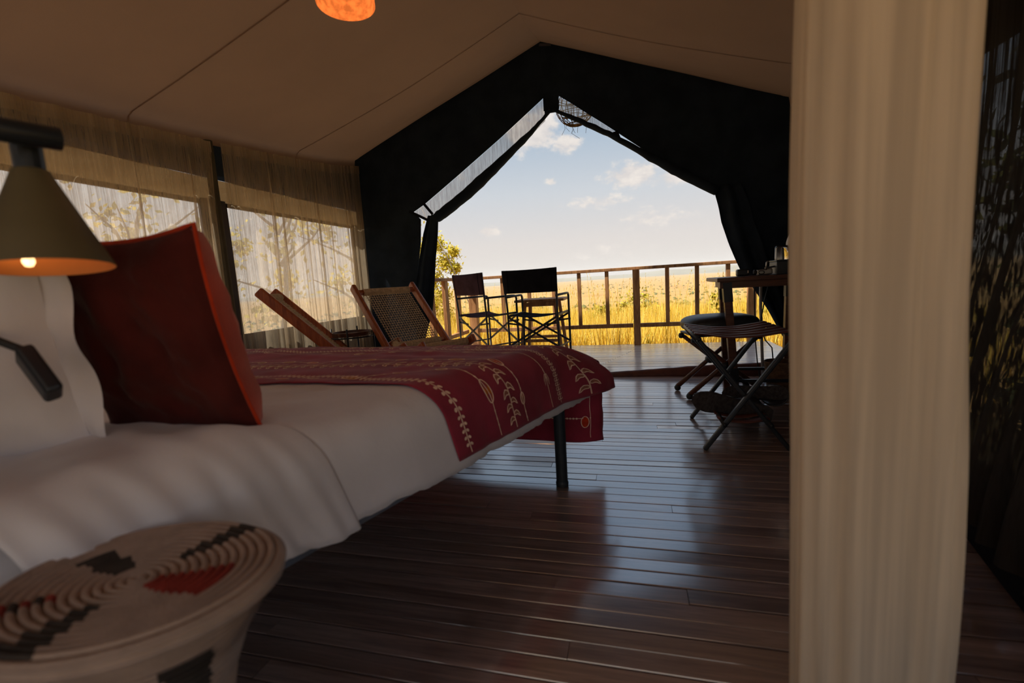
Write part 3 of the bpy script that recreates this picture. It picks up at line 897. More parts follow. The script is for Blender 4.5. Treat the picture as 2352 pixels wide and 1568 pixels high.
def cloth_obj(name, mat, s0, s1, q0, q1, ns, nq, off, wr, seed, flare=0.0, edge=None, **kw):
    m = MB()
    def pt(u, v):
        s = s0 + (s1 - s0) * u; q = q0 + (q1 - q0) * v
        if edge:
            s, q = edge(s, q, u, v)
        return cloth(s, q, off, wr, seed, flare)
    m.grid(pt, ns, nq)
    return m.build(name, mat, smooth=True, **kw)

# steel bed frame
bf = thing('bed', 'double bed frame of dark round steel legs and rails under white bedding', 'bed', tuple(BP0 + E1 * -.8 + EC * .9))
def bc(name, b, mat='frame_metal', **kw):
    o = b.build(name, mat, parent=bf, **kw); o.location = -Vector(bf.location); return o
def bpos(s, b, z): 
    p = BP0 + E1 * s + EC * b; return Vector((p.x, p.y, z))
BH = BW * .77
legs = [(-.02, .03), (-.02, BW - .06), (-1.75, .06), (-1.75, BH - .06)]
for s, b in legs:
    m = MB(); p = bpos(s, b, 0); m.lathe([(.024, 0), (.025, .012), (.0225, .02), (.0225, .325)], 20, c=tuple(p)); bc('leg', m, smooth=False)
for a, b in (((-.02, .03), (-.02, BW - .06)), ((-1.75, .06), (-1.75, BH - .06)), ((-.02, .13), (-1.75, .15)), ((-.02, BW - .06), (-1.75, BH - .06))):
    m = MB(); m.beam(bpos(*a, .292), bpos(*b, .292), .03, .03); bc('frame_rail', m)
for k in range(9):
    s = -.2 - k * .18
    m = MB(); m.beam(bpos(s, .08, .303), bpos(s, BW * (1 - .23 * smooth01(-s / 1.8)) - .08, .303), .07, .006); bc('slat', m, 'table_wood')
m = MB(); m.box(bpos(-1.83, BW * .385, .55) , (BW * .77, .035, .9), rot=(0, 0, math.atan2(-EC.y, -EC.x))); bc('headboard', m, 'leather_dark', bevel=.01)

# mattress in its white cover
m = MB()
def mat_pt(u, v):
    s = -1.78 + 2.05 * u
    q = .27 - (BW + .36) * v
    return cloth(s, q, -.022, .001)
m.grid(mat_pt, 40, 60)
m.grid(lambda u, v: tuple(bpos(-1.78 + 1.90 * u, .03 + (BW * (.77 + .23 * u) - .06) * v, .305)), 2, 2)
mo = m.build('mattress', 'mattress_linen', smooth=True)
tag(recenter(mo, tuple(bpos(-.8, .9, .30))), 'thick mattress in white sheet, bare at the bed head corner', 'mattress')

# white top cover
def hem(s, q, u, v):
    k = smooth01((q - .02) / .26)
    return s, q + k * (-.022 * smooth01((-s - .7) / .4) + .010 * nz(s * 9, 2) + .006 * nz(s * 31, 5))
o = cloth_obj('bed_cover', 'white_linen', -1.36, .31, -(BW - .2), .282, 120, 90, .004, .005, 1.0, edge=hem, solid=.004)
tag(recenter(o, tuple(bpos(-.6, .9, .33))), 'smooth white bed cover hanging down the bed side', 'bedspread')
# turned-down sheet band with a rucked edge towards the head
def band_edge(s, q, u, v):
    k = smooth01((q + .02) / .25)                     # the hem climbs towards the head where the sheet is pulled back
    head = 1 - u
    return s - .06 * head * smooth01(-q / .4), q * (1 - .62 * head ** 1.5 * (q > 0))
m = MB()
def band(u, v):
    s = -1.46 + .40 * u; q = -(BW - .25) + (BW - .25 + .275) * v
    s, q = band_edge(s, q, u, v)
    p = cloth(s, q, .007 + .022 * math.sin(math.pi * u) ** .6 + .010 * (1 - u) + .012 * nz(s * 9 + q * 7, q * 5 - s * 3, 6.0) * math.sin(math.pi * u), .006, 1.0)
    d = max(0.0, q) * 5
    p = p + ER * ((.013 * math.sin(s * 62 + q * 9) + .007 * math.sin(s * 131 - q * 14)) * min(1.0, d) * (1 - u) ** .5) + Vector((0, 0, .010 * math.exp(-((u - .55 + .5 * q) / .07) ** 2)))
    return p
m.grid(band, 60, 90)
o = m.build('folded_sheet', 'white_linen', smooth=True, solid=.003)
tag(recenter(o, tuple(bpos(-1.25, .9, .4))), 'rucked white sheet turned back below the pillows', 'sheet')

# crimson printed runner
rn = thing('bed_runner', 'crimson cotton bed runner printed with vines and ovals over the foot of the bed', 'blanket', tuple(bpos(-.3, .9, .30)))
RS0, RS1 = -.735, .105
def red(name, b, mat, **kw):
    o = b.build(name, mat, parent=rn, smooth=True, **kw); o.location = -Vector(rn.location); return o
ROFF = .0125
def run_pt(s, q, off=0.0):
    return cloth(s, q, ROFF + off, .005, 1.0, 1.0)
m = MB(); m.grid(lambda u, v: run_pt(RS0 + (RS1 - RS0) * u, -(BW - .16) + (BW - .16 + .252) * v), 90, 150)
m.grid(lambda u, v: run_pt(RS1 + .415 * u, -(BW - .16) + (BW - .16 + .125) * v), 44, 120)
red('cotton_cloth', m, 'crimson_cotton', solid=.002)

CR, TN, OC, OR = MB(), MB(), MB(), MB()
PW = 1.9
def stroke(b, pts, wd, off=.0016, taper=False):
    """ribbon on the cloth through (s, q) points"""
    n = len(pts); V = []
    for i, (s, q) in enumerate(pts):
        a = pts[max(i - 1, 0)]; c = pts[min(i + 1, n - 1)]
        dx, dy = c[0] - a[0], c[1] - a[1]; L = math.hypot(dx, dy) or 1
        w_ = wd * PW / 2
        V.append(run_pt(s - dy / L * w_, q + dx / L * w_, off)); V.append(run_pt(s + dy / L * w_, q - dx / L * w_, off))
    b._add(V, [(2 * i, 2 * i + 1, 2 * i + 3, 2 * i + 2) for i in range(n - 1)])
def blob_(b, pts, off=.0011):
    c = (sum(p[0] for p in pts) / len(pts), sum(p[1] for p in pts) / len(pts))
    V = [run_pt(*c, off)] + [run_pt(*p, off) for p in pts]; n = len(pts)
    b._add(V, [(0, 1 + i, 1 + (i + 1) % n) for i in range(n)])
def oval(s, q, ls, lq, rot=0.0, n=16):
    return [(s + math.cos(a) * ls * math.cos(rot) - math.sin(a) * lq * math.sin(rot), q + math.cos(a) * ls * math.sin(rot) + math.sin(a) * lq * math.cos(rot)) for a in [2 * math.pi * i / n for i in range(n)]]
QMIN, QMAX = -1.5, .243
def line(sf, wd=.0022, q0=QMIN, q1=QMAX, b=None):
    n = 110
    stroke(b or CR, [(sf(q0 + (q1 - q0) * i / n), q0 + (q1 - q0) * i / n) for i in range(n + 1)], wd)
def sprig(sf):
    line(sf); q = QMAX - .02; 
    while q > QMIN:
        for sg in (-1, 1):
            blob_(CR, oval(sf(q) + sg * .0085, q - .004, .0065, .0046, sg * .6, 9), .0016)
        q -= .0205
def beads(sf, seed):
    r_ = random.Random(seed); line(sf, .0018); q = QMAX - .01 - r_.random() * .03; k = seed
    while q > QMIN:
        for i in range(r_.choice((2, 3))):
            blob_(CR, oval(sf(q), q, .0030, .0058, 0, 8), .0017); q -= .020 + r_.random() * .006
        kind = k % 3; L = (.031, .020, .024)[kind]; W = (.0135, .0095, .0125)[kind]
        q -= L + .004
        blob_((OC, TN, OR)[kind], oval(sf(q), q, W, L, .12, 18), .0013)
        pts = oval(sf(q), q, W, L, .12, 22); stroke(CR, pts + pts[:1], .0021, .0018)
        if kind == 2:
            stroke(CR, [(sf(q) + .002, q - L), (sf(q) - .002, q + L)], .0016, .0019)
        q -= L + .012; k += 1
def leaf_pts(s, q, sg, size):
    # comma-shaped leaf with a curled tip
    base = [(0, 0), (.25, -.34), (.62, -.42), (.95, -.16), (1.10, .22), (1.22, .60), (1.02, .46), (.80, .22), (.55, .12), (.25, .16)]
    return [(s + sg * a * size, q + b2 * size * .95) for a, b2 in base]
def leafvine(sf, size, step):
    line(sf, .0022); q = QMAX - .03; k = 0
    while q > QMIN:
        for sg in (-1, 1):
            pts = leaf_pts(sf(q), q - (0 if sg < 0 else step * .35), sg, size)
            blob_(TN, pts, .0013); stroke(CR, pts + pts[:1], .0018, .0018)
        q -= step; k += 1
def twin(sf):
    line(sf, .0016); q = QMAX - .02
    while q > QMIN:
        for sg in (-1, 1):
            pts = oval(sf(q) + sg * .0085, q, .0068, .0062, 0, 10); stroke(CR, pts[:9], .0017, .0017)
        q -= .0185
def stem(sf):
    line(sf, .0018); q = .12
    while q > QMIN:
        for sg in (-1, 1):
            c = sf(q); L = .036
            pts = [(c, q), (c + sg * .006, q + L * .4), (c + sg * .013, q + L), (c + sg * .015, q + L * .4), (c + sg * .006, q - .002)]
            stroke(CR, pts + pts[:1], .0017, .0017); 
        q -= .16
wob = lambda base, far, ph: (lambda q: base + far * smooth01(-q / .35) + .004 * math.sin(q * 7 + ph))
sprig(wob(-.685, .055, 0))
beads(wob(-.540, -.135, 1), 0)
leafvine(wob(-.452, .0, 2), .026, .043)
beads(wob(-.385, .010, 3), 1)
stem(wob(-.215, .015, 4))
twin(wob(-.150, .0, 5))
leafvine(wob(-.030, -.01, 6), .029, .050)
beads(wob(-.285, .0, 6), 2) if False else None
line(wob(.060, 0, 2), .0028, QMIN, .10, OR)
# border chain along the hanging foot end, dyed through so it shows on the inside too
for off in (.0016, -.0036):
    q = .07; k = 0; sc_ = .415
    def rs(b, pts, wd):
        V = []
        n = len(pts)
        for i, (s, q_) in enumerate(pts):
            a = pts[max(i - 1, 0)]; c = pts[min(i + 1, n - 1)]
            dx, dy = c[0] - a[0], c[1] - a[1]; L = math.hypot(dx, dy) or 1
            V.append(run_pt(s - dy / L * wd / 2, q_ + dx / L * wd / 2, off)); V.append(run_pt(s + dy / L * wd / 2, q_ - dx / L * wd / 2, off))
        b._add(V, [(2 * i, 2 * i + 1, 2 * i + 3, 2 * i + 2) for i in range(n - 1)])
    rs(CR, [(sc_, .09 - i * .03) for i in range(50)], .0022)
    rs(CR, [(.16 + i * .02, .088) for i in range(18)], .0018)
    while q > -1.2:
        pts = oval(sc_ + .016, q, .024, .0135, 0, 18)
        V = [run_pt(sc_ + .016, q, off * .8)] + [run_pt(a, b2, off * .8) for a, b2 in pts]
        OR._add(V, [(0, 1 + i, 1 + (i + 1) % 18) for i in range(18)])
        rs(CR, pts + pts[:1], .0026); q -= .03
        for i in range(4):
            pts = oval(sc_, q, .0042, .0042, 0, 8)
            V = [run_pt(sc_, q, off)] + [run_pt(a, b2, off) for a, b2 in pts]
            CR._add(V, [(0, 1 + i2, 1 + (i2 + 1) % 8) for i2 in range(8)]); q -= .013
        q -= .02
for b, n, mt in ((CR, 'cream_print', 'cream_print'), (TN, 'tan_leaf_print', 'tan_print'), (OC, 'ochre_oval_print', 'ochre_print'), (OR, 'orange_oval_print', 'orange_print')):
    o = red(n, b, mt); o['kind'] = 'stuff'

# ---- cushions
def pillow_obj(t, name, mat, wd, hg, th, pinch=.10, wr=.006, seed=0, n=28, back=None, ex=.42, th_b=None):
    m = MB()
    def half(sg):
        def pt(u, v):
            x, z = u * 2 - 1, v * 2 - 1
            e = max(0.0, (1 - x * x)) ** ex * max(0.0, (1 - z * z)) ** ex
            px = x * wd / 2 * (1 - pinch * (1 - z * z) * .55 * abs(x) ** 3)
            pz = z * hg / 2 * (1 - pinch * (1 - x * x) * .55 * abs(z) ** 3)
            y = sg * (th_b if sg < 0 and th_b else th / 2) * e + wr * nz(x * 2.3, z * 2.3, seed + sg) * e + wr * .6 * nz(x * 6 + z * 2, z * 5, seed) * e
            return (px, y, pz + hg / 2)
        return pt
    if back:
        m.grid(half(1), n, n); m.build(name, mat, parent=t, smooth=True)
        m = MB(); m.grid(half(-1), n, n, flip=True); return m.build('back_panel', back, parent=t, smooth=True)
    m.grid(half(1), n, n); m.grid(half(-1), n, n, flip=True)
    return m.build(name, mat, parent=t, smooth=True)
def seam_loop(t, mat, wd, hg, pinch, r):
    path = []
    for i in range(81):
        k = (i % 80) / 80 * 4
        e = int(k); f = (k - e) * 2 - 1
        x, z = ((f, -1), (1, f), (-f, 1), (-1, -f))[e]
        path.append((x * wd / 2 * (1 - pinch * (1 - z * z) * .55 * abs(x) ** 3), 0, z * hg / 2 * (1 - pinch * (1 - x * x) * .55 * abs(z) ** 3) + hg / 2))
    m = MB(); m.tube(path, r, n=6); return m.build('piping', mat, parent=t, smooth=True)
def place(t, base, nrm, lean):
    """nrm: horizontal direction the local -y face looks to; lean: top tips towards that face"""
    yl = -Vector(nrm).normalized(); xl = yl.cross(Vector((0, 0, 1)))
    Rm = Matrix((xl, yl, Vector((0, 0, 1)))).transposed() @ Matrix.Rotation(lean, 3, 'X')
    t.rotation_euler = Rm.to_euler(); t.location = base
cu = thing('rust_cushion', 'square rust orange velvet cushion standing on the bed', 'cushion')
pillow_obj(cu, 'front_panel', 'rust_velvet', .30, .39, .20, .20, .020, 4, back='rust_velvet_shaded', ex=.30, th_b=.035)
seam_loop(cu, 'rust_velvet', .302, .392, .20, .004)
place(cu, (-.835, .668, .545), (.18, -.98, 0), math.radians(15))
pw = thing('white_pillow', 'large white pillow with a flanged edge propped behind the reading lamp', 'pillow')
pillow_obj(pw, 'cover', 'white_linen', .52, .34, .17, .08, .014, 11)
m = MB()
def flange(u, v):
    k = u * 4; e = min(3, int(k)); f = (k - e) * 2 - 1
    x, z = ((f, -1), (1, f), (-f, 1), (-1, -f))[e]
    q = 1 + .17 * v
    x2 = x * .26 * (.955 + (.17 * v) * .85); z2 = z * .17 * (.945 + .17 * v * 1.2)
    return (x2, .012 * math.sin(u * 60) * v + .008 * nz(u * 25, v * 2), z2 + .17)
m.grid(flange, 160, 4, closed_u=True); m.build('flange', 'white_linen', parent=pw, smooth=True)
place(pw, (-1.105, .425, .560), (.42, -.91, 0), math.radians(9))

# ================================================================== COILED BASKET STOOL
st = thing('basket_stool', 'cream coiled basket stool with dark and red patches beside the bed', 'stool', (-.54, .346, 0), math.radians(12))
SA, SB = .152, .119
pitch = .0104
def rings(path, pit, amp):
    """add coil bumps to a polyline profile"""
    L = 0.0; out = []
    seg = [(path[i], path[i + 1]) for i in range(len(path) - 1)]
    tot = sum(math.dist(a, b) for a, b in seg)
    nring = max(1, round(tot / pit)); sub = 6
    for i in range(nring * sub + 1):
        d = tot * i / (nring * sub); acc = 0.0
        for a, b in seg:
            l = math.dist(a, b)
            if acc + l >= d - 1e-9:
                f = (d - acc) / l if l else 0
                r_, z_ = a[0] + (b[0] - a[0]) * f, a[1] + (b[1] - a[1]) * f
                nx, nz_ = (b[1] - a[1]) / l, -(b[0] - a[0]) / l
                break
            acc += l
        h_ = amp * (math.sqrt(max(0, 1 - (2 * ((i % sub) / sub) - 1) ** 2)) - .6)
        out.append((max(.0005, r_ - nx * h_ * -1), z_ - nz_ * h_))
    return out, nring, sub
def adeg(k, n): return (k + .5) / n * 360
top_prof, nr, sb_ = rings([(.001, .497), (.07, .498), (.125, .501), (.146, .502)], pitch / 1.0, .0075)
def top_mat(i, k, n):
    ring = i // sb_; a = adeg(k, n); rr_ = ring * pitch / .152
    def near(c, wdt): return abs((a - c + 180) % 360 - 180) < wdt
    if .18 < rr_ < .62 and near(156 - 12 + rr_ * 10, 12 + 7 * (rr_ < .45)): return 1
    if .12 < rr_ < .62 and near(-18 + 22 * rr_ , 15 + 4 / (rr_ + .2)): return 2
    if .32 < rr_ < .92 and near(62 - (ring % 2) * 3 + 6 * (1 - rr_), 7.5): return 1
    if .45 < rr_ < .95 and near(-150 + (rr_ - .45) * 14, 5): return 2 if ring % 2 else 1
    if .28 < rr_ < .96 and near(-100 + (ring % 2) * 4, 9): return 1
    return 0
m = MB(); m.lathe(top_prof, 128, mat_fn=top_mat, sx=1.0, sy=SB / SA, caps=False)
m.build('coiled_top', ['coil_cream', 'coil_dark', 'coil_red'], parent=st, smooth=True)
body, nb, sb2 = rings([(.146, .502), (.153, .494), (.150, .482), (.128, .455), (.102, .415), (.084, .370), (.074, .325), (.070, .285), (.074, .245), (.088, .195), (.110, .130), (.130, .06), (.136, .004)], pitch * 1.05, .0075)
def body_mat(i, k, n):
    ring = i // sb2; a = adeg(k, n)
    def near(c, wdt): return abs((a - c + 180) % 360 - 180) < wdt
    for c in (-42, 78, 198):
        if 5 < ring < 17 and near(c + ring * .8, 13): return 1
        if 17 <= ring < 26 and near(c + 34 - ring * 1.2 + 18, 20): return 2
        if 28 < ring < 40 and near(c + 60, 14): return 1
    return 0
m = MB(); m.lathe(body, 128, mat_fn=body_mat, sx=1.0, sy=SB / SA, caps=False)
m.build('coiled_body', ['coil_cream', 'coil_dark', 'coil_red'], parent=st, smooth=True)

# ================================================================== READING LAMP on its arm
lp = thing('reading_lamp', 'lit olive cone reading lamp on a black arm above the bed head', 'lamp', (-.752, .445, .855))
m = MB(); m.lathe([(.068, 0), (.0685, .001), (.0685, .0015), (.044, .062), (.0195, .124), (.0190, .126), (.010, .127), (.010, .1255), (.018, .123), (.0425, .061), (.0665, .0012), (.068, 0)], 64, caps=False,
                  mat_fn=lambda i, k, n: 1 if i >= 7 else 0)
shd = m.build('shade', ['lamp_olive', 'lamp_inside'], parent=lp, smooth=True)
shd.matrix_local = Matrix.Translation((0, 0, .126)) @ Matrix.Rotation(math.radians(6), 4, Vector((-.5, -.86, 0))) @ Matrix.Translation((0, 0, -.126))
m = MB(); m.lathe([(.0155, .125), (.0155, .158)], 24); m.build('neck', 'black_metal', parent=lp, smooth=False)
a0 = Vector((.042, .014, .164)); 
m = MB(); m.tube([a0, a0 - Vector((.02, .0598, 0)), a0 - E1 * .50], .0145, n=16); m.build('arm', 'black_metal', parent=lp, smooth=True, bevel=.002)
m = MB(); m.lathe([(.0, -.002), (.004, -.001), (.0065, .004), (.006, .012), (.005, .020), (.005, .045)], 20, c=(-.022, -.008, .006), caps=False); m.build('bulb', 'bulb_glow', parent=lp, smooth=True)
m = MB(); m.lathe([(.009, .048), (.012, .055), (.012, .12)], 20, c=(-.010, -.004, 0)); m.build('socket', 'black_metal', parent=lp)
ll = bpy.data.lights.new('lamp_light', 'POINT'); ll.energy = .018; ll.color = (1.0, .38, .10); ll.shadow_soft_size = .012
lo = bpy.data.objects.new('lamp_light', ll); COL.objects.link(lo); lo.parent = lp; lo.location = (-.020, -.007, .030)
# flex with inline switch
m = MB()
fx = [(-1.06, .34, .96), (-1.00, .38, .86), (-.94, .405, .80), (-.87, .425, .772), (-.815, .435, .748)]
lpl = Vector(lp.location)
m.tube([Vector(p) - lpl for p in fx], .0055, n=8); m.build('flex', 'cable_black', parent=lp, smooth=True)
m = MB(); dv = (Vector((-.846, .452, .668)) - Vector((-.90, .45, .745))).normalized(); cm = Vector((-.792, .435, .715)) - lpl
m.beam(cm - dv * .038, cm + dv * .038, .020, .040, upv=(.6, -.3, .5)); m.build('switch', 'black_metal', parent=lp, bevel=.005)

# ================================================================== PENDANT inside the tent
pl = thing('ceiling_pendant', 'glowing orange drum pendant hanging from the tent roof', 'lamp', (-.785, 1.30, 1.635))
m = MB(); m.lathe([(.082, 0), (.083, .002), (.078, .17), (.0765, .17), (.0815, .002), (.082, 0)], 40, caps=False); m.build('drum_shade', 'shade_glow', parent=pl, smooth=True)
m = MB(); m.tube([(0, 0, .12), (0, 0, .56)], .004, n=6); m.lathe([(.0, .17), (.016, .165), (.016, .10), (.0, .095)], 14, caps=False); m.build('cord_and_socket', 'cable_black', parent=pl, smooth=True)
ll = bpy.data.lights.new('pendant_light', 'POINT'); ll.energy = 1.2; ll.color = (1.0, .5, .2); ll.shadow_soft_size = .03
lo = bpy.data.objects.new('pendant_light', ll); COL.objects.link(lo); lo.parent = pl; lo.location = (0, 0, .07)

# ================================================================== NEAR CURTAIN on the right
nc = thing('door_curtain', 'gathered cream curtain hanging close by on the right', 'curtain', (.32, .72, 0))
def near_c(u, v):
    th_ = u * 2 * math.pi
    z = 2.25 * (1 - v) + .01 * v
    x0 = .212 + .012 * smooth01(v * 1.4) ; wx = .118 + .0 * v
    cx, cy = .327, .735
    ang = th_
    rx = .084 + .016 * smooth01(v * 2.2); cx = .228 + rx; ry = .045
    fold_ = .007 * math.sin(ang * 3 + 1 + v * .7) + .0045 * math.sin(ang * 7 + v * 1.1) + .0018 * math.sin(ang * 16 + 3 * nz(v * 1.5, 4)) + .005 * nz(math.cos(ang) * 3, v * 4, math.sin(ang) * 3)
    x = cx + (rx + fold_ * .7) * math.copysign(abs(math.cos(ang)) ** .7, math.cos(ang)) + .010 * nz(v * 2.5, 1.0)
    y = cy + (ry + fold_) * math.sin(ang)
    # lower part gathered and twisted
    k = smooth01((v - .62) / .2)
    y -= k * .018 * max(0, math.cos(ang - .6)) * (1 + .6 * math.sin(ang * 5 + v * 18))
    return (x, y, z)
m = MB(); m.grid(near_c, 150, 60, closed_u=True)
o = m.build('cloth', 'near_curtain', parent=nc, smooth=True); o.location = -Vector(nc.location)

# netting curtain on the right wall, its shade put into a dark colour
dn = thing('net_curtain', 'sheer netting curtain at the far right edge, its shade put into the colour', 'curtain', (.98, 1.4, 0))
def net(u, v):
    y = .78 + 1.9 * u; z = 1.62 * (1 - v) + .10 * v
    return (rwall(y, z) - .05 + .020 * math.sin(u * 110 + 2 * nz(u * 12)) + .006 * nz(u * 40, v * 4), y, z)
m = MB(); m.grid(net, 320, 14); o = m.build('cloth', 'shaded_sheer', parent=dn, smooth=True); o.location = -Vector(dn.location)
# ================================================================== DIRECTOR'S CHAIRS on the deck
def director_chair(label, loc, az, mat):
    t = thing('director_chair', label, 'chair', loc, -math.radians(az), 'folding director chairs on the deck')
    W, Dp = .255, .205
    for sx in (-1, 1):
        m = MB(); m.tube([(sx * W, -Dp, 0), (sx * W, -Dp - .002, .5), (sx * (W + .012), -Dp - .035, .915)], .0105, n=10)
        m.build('back_post', 'black_metal', parent=t, smooth=True)
        m = MB()
        path = [(sx * W, Dp, 0), (sx * W, Dp, .60)] + [(sx * W, Dp - .035 + .035 * math.cos(a), .625 + .035 * math.sin(a)) for a in np.linspace(0, math.pi / 2, 6)] + [(sx * W, Dp - .07, .661), (sx * W, -Dp - .01, .655)]
        m.tube(path, .0115, n=10); m.build('front_leg', 'black_metal', parent=t, smooth=True)
        m = MB(); m.beam((sx * (W - .012), -Dp, .465), (sx * (W - .012), Dp, .475), .02, .02); m.build('seat_rail', 'black_metal', parent=t)
    def seat(u, v):
        x = (u * 2 - 1) * (W - .005); y = -Dp + .01 + (2 * Dp - .01) * v
        return (x, y, .478 - .030 * (1 - (u * 2 - 1) ** 2) + .012 * (v - .5) ** 2 + .004 * nz(u * 5, v * 5, az))
    m = MB(); m.grid(seat, 16, 12); m.build('seat', mat, parent=t, smooth=True, solid=.004)
    m = MB()
    def back(u, v):
        x = (u * 2 - 1); z = .690 + .225 * v
        yb = -Dp - .035 * smooth01((z - .5) / .415) * 1.0
        return (x * (W + .018 + .006 * v), yb - .014 - .020 * (1 - x * x) + .010 * x ** 8, z - .006 * (1 - x * x) * v)
    m.grid(back, 24, 8); b = m.build('backrest', mat, parent=t, smooth=True, solid=.006)
    for sx in (-1, 1):
        m = MB(); m.grid(lambda u, v: (sx * (W - .035) + .004 * (u - .5), back(.5 + sx * .5 * (W - .035) / (W + .02), v)[1] - .005, .690 + .225 * v), 1, 8)
        s = m.build('stitching', 'black_canvas', parent=b, solid=.002)
    for y in (-Dp, Dp):
        for sx in (-1, 1):
            m = MB(); m.beam((-sx * (W - .004), y + sx * .006, .17), (sx * (W - .012), y + sx * .006, .452), .008, .020); m.build('cross_brace', 'black_metal', parent=t)
            m = MB(); m.beam((sx * (W + .01), y + .014, .395), (sx * .105, y + .014, .375), .006, .017); m.build('link_bar', 'black_metal', parent=t)
    for sx in (-1, 1):
        m = MB(); m.beam((sx * W, -Dp, .16), (sx * W, Dp, .16), .010, .014); m.build('side_brace', 'black_metal', parent=t)
    return t
director_chair('black director chair with its back to the bed, beside the small deck table', (-.893, 4.52, 0), 8, 'black_canvas')
director_chair('plum brown director chair turned towards the right at the left railing', (-1.51, 4.75, 0), 36, 'plum_canvas')

# small wooden deck table
dt = thing('deck_table', 'small square wooden side table behind the black director chair', 'table', (-.95, 5.03, 0))
for k in range(4):
    m = MB(); m.box((0, -.168 + k * .112, .588), (.54, .108, .026)); m.build('top_slat', 'rail_wood', parent=dt, bevel=.003)
for sx in (-1, 1):
    for sy in (-1, 1):
        m = MB(); m.beam((sx * .225, sy * .19, 0), (sx * .165, sy * .15, .575), .035, .035, upv=(0, 1, 0)); m.build('leg', 'rail_wood', parent=dt, bevel=.003)
for sy in (-1, 1):
    m = MB(); m.beam((-.20, sy * .182, .15), (.20, sy * .182, .15), .02, .032); m.build('stretcher', 'rail_wood', parent=dt)
    m = MB(); m.beam((-.17, sy * .155, .545), (.17, sy * .155, .545), .02, .045); m.build('apron', 'rail_wood', parent=dt)

# ================================================================== ROPE LOUNGE CHAIRS
def weave(b, o, ex, ey, en, w_, h_, nx, ny, r):
    """plain weave of doubled cords on a panel: o corner, ex/ey unit axes, en normal"""
    for i in range(nx):
        x = w_ * (i + .5) / nx
        path = []
        for j in range(ny * 2 + 1):
            y = h_ * j / (ny * 2)
            s = math.sin(math.pi * j / 2 + math.pi / 2) if False else (1 if ((j // 2 + i) % 2) else -1) * (1 if j % 2 else 0)
            path.append(o + ex * x + ey * y + en * (s * r * 1.0))
        b.tube(path, r, n=4, caps=False, flat=.8)
    for j in range(ny):
        y = h_ * (j + .5) / ny
        path = []
        for i in range(nx * 2 + 1):
            x = w_ * i / (nx * 2)
            s = (-1 if ((j + i // 2) % 2) else 1) * (1 if i % 2 else 0)
            path.append(o + ex * x + ey * y + en * (s * r * 1.0))
        b.tube(path, r, n=4, caps=False, flat=.8)
def lounge_chair(label, loc, az):
    t = thing('lounge_chair', label, 'chair', loc, -math.radians(az), 'rope lounge chairs by the window')
    # local: +y forward, +x right.  back: top (y -.42, z .83) -> floor (y .36, z 0); seat: front (y .33, z .46) -> floor (y -.46, z .02)
    W = .235
    T, Bm = Vector((0, -.42, .835)), Vector((0, .36, .012))
    S, Sb = Vector((0, .33, .462)), Vector((0, -.46, .02))
    bd = (Bm - T).normalized(); bn = Vector((1, 0, 0)).cross(bd)
    sd = (Sb - S).normalized(); sn = Vector((1, 0, 0)).cross(sd)
    for sx in (-1, 1):
        m = MB(); e = Vector((sx * W, 0, 0)); m.beam(T + e, Bm + e, .032, .055, upv=bn); m.build('back_stile', 'teak', parent=t, bevel=.010)
        m = MB(); e = Vector((sx * (W - .040), 0, 0)); m.beam(S + e, Sb + e, .030, .055, upv=sn); m.build('seat_stile', 'teak', parent=t, bevel=.010)
    def rail(a, half, nm, d, n_):
        m = MB(); m.beam(a - Vector((half, 0, 0)), a + Vector((half, 0, 0)), .026, .032, upv=n_); return m.build(nm, 'teak', parent=t, bevel=.004)
    bt, bb_ = T + bd * .06, T + bd * .56
    rail(bt, W - .01, 'back_rail', bd, bn); rail(bb_, W - .01, 'back_rail', bd, bn)
    st_, sb = S + sd * .05, S + sd * .50
    rail(st_, W - .05, 'seat_rail', sd, sn); rail(sb, W - .05, 'seat_rail', sd, sn)
    rail(T + bd * 1.02, W - .01, 'foot_rail', bd, bn)
    pw_ = W - .055
    m = MB(); weave(m, bt + Vector((-pw_, 0, 0)), Vector((1, 0, 0)), bd, bn, 2 * pw_, .50, 20, 24, .0030); o = m.build('cord_weave', 'cord', parent=t); o['kind'] = 'stuff'
    for c in (bt, bb_):
        m = MB()
        for i in range(46):
            x = -pw_ - .004 + (2 * pw_ + .008) * (i + .5) / 46
            m.tube([c + Vector((x, 0, 0)) + bd * (.022 * math.cos(a)) + bn * (.022 * math.sin(a)) for a in np.linspace(0, 2 * math.pi, 9)], .0041, n=4, caps=False)
        m.build('cord_wrap', 'cord', parent=t)
    pw2 = W - .075
    m = MB(); weave(m, st_ + Vector((-pw2, 0, 0)), Vector((1, 0, 0)), sd, sn, 2 * pw2, .45, 18, 24, .0030); o = m.build('cord_weave', 'cord', parent=t); o['kind'] = 'stuff'
    m = MB()
    for i in range(42):
        x = -pw2 - .004 + (2 * pw2 + .008) * (i + .5) / 42
        m.tube([st_ + Vector((x, 0, 0)) + sd * (.022 * math.cos(a)) + sn * (.022 * math.sin(a)) for a in np.linspace(0, 2 * math.pi, 9)], .0041, n=4, caps=False)
    m.build('cord_wrap', 'cord', parent=t)
    return t
# base centre = top centre + forward * .42
fA = Vector((.835, .550, 0)); fB = Vector((.862, -.503, 0))
pA = Vector((-2.035, 2.21, 0)) + fA * .42; pB = Vector((-1.735, 3.00, 0)) + fB * .42
lounge_chair('teak and cord lounge chair seen edge-on beside the curtain, nearest the bed', tuple(pA), math.degrees(math.atan2(fA.x, fA.y)))
lounge_chair('teak and cord lounge chair with broad woven back by the rolled door flap', tuple(pB), math.degrees(math.atan2(fB.x, fB.y)))

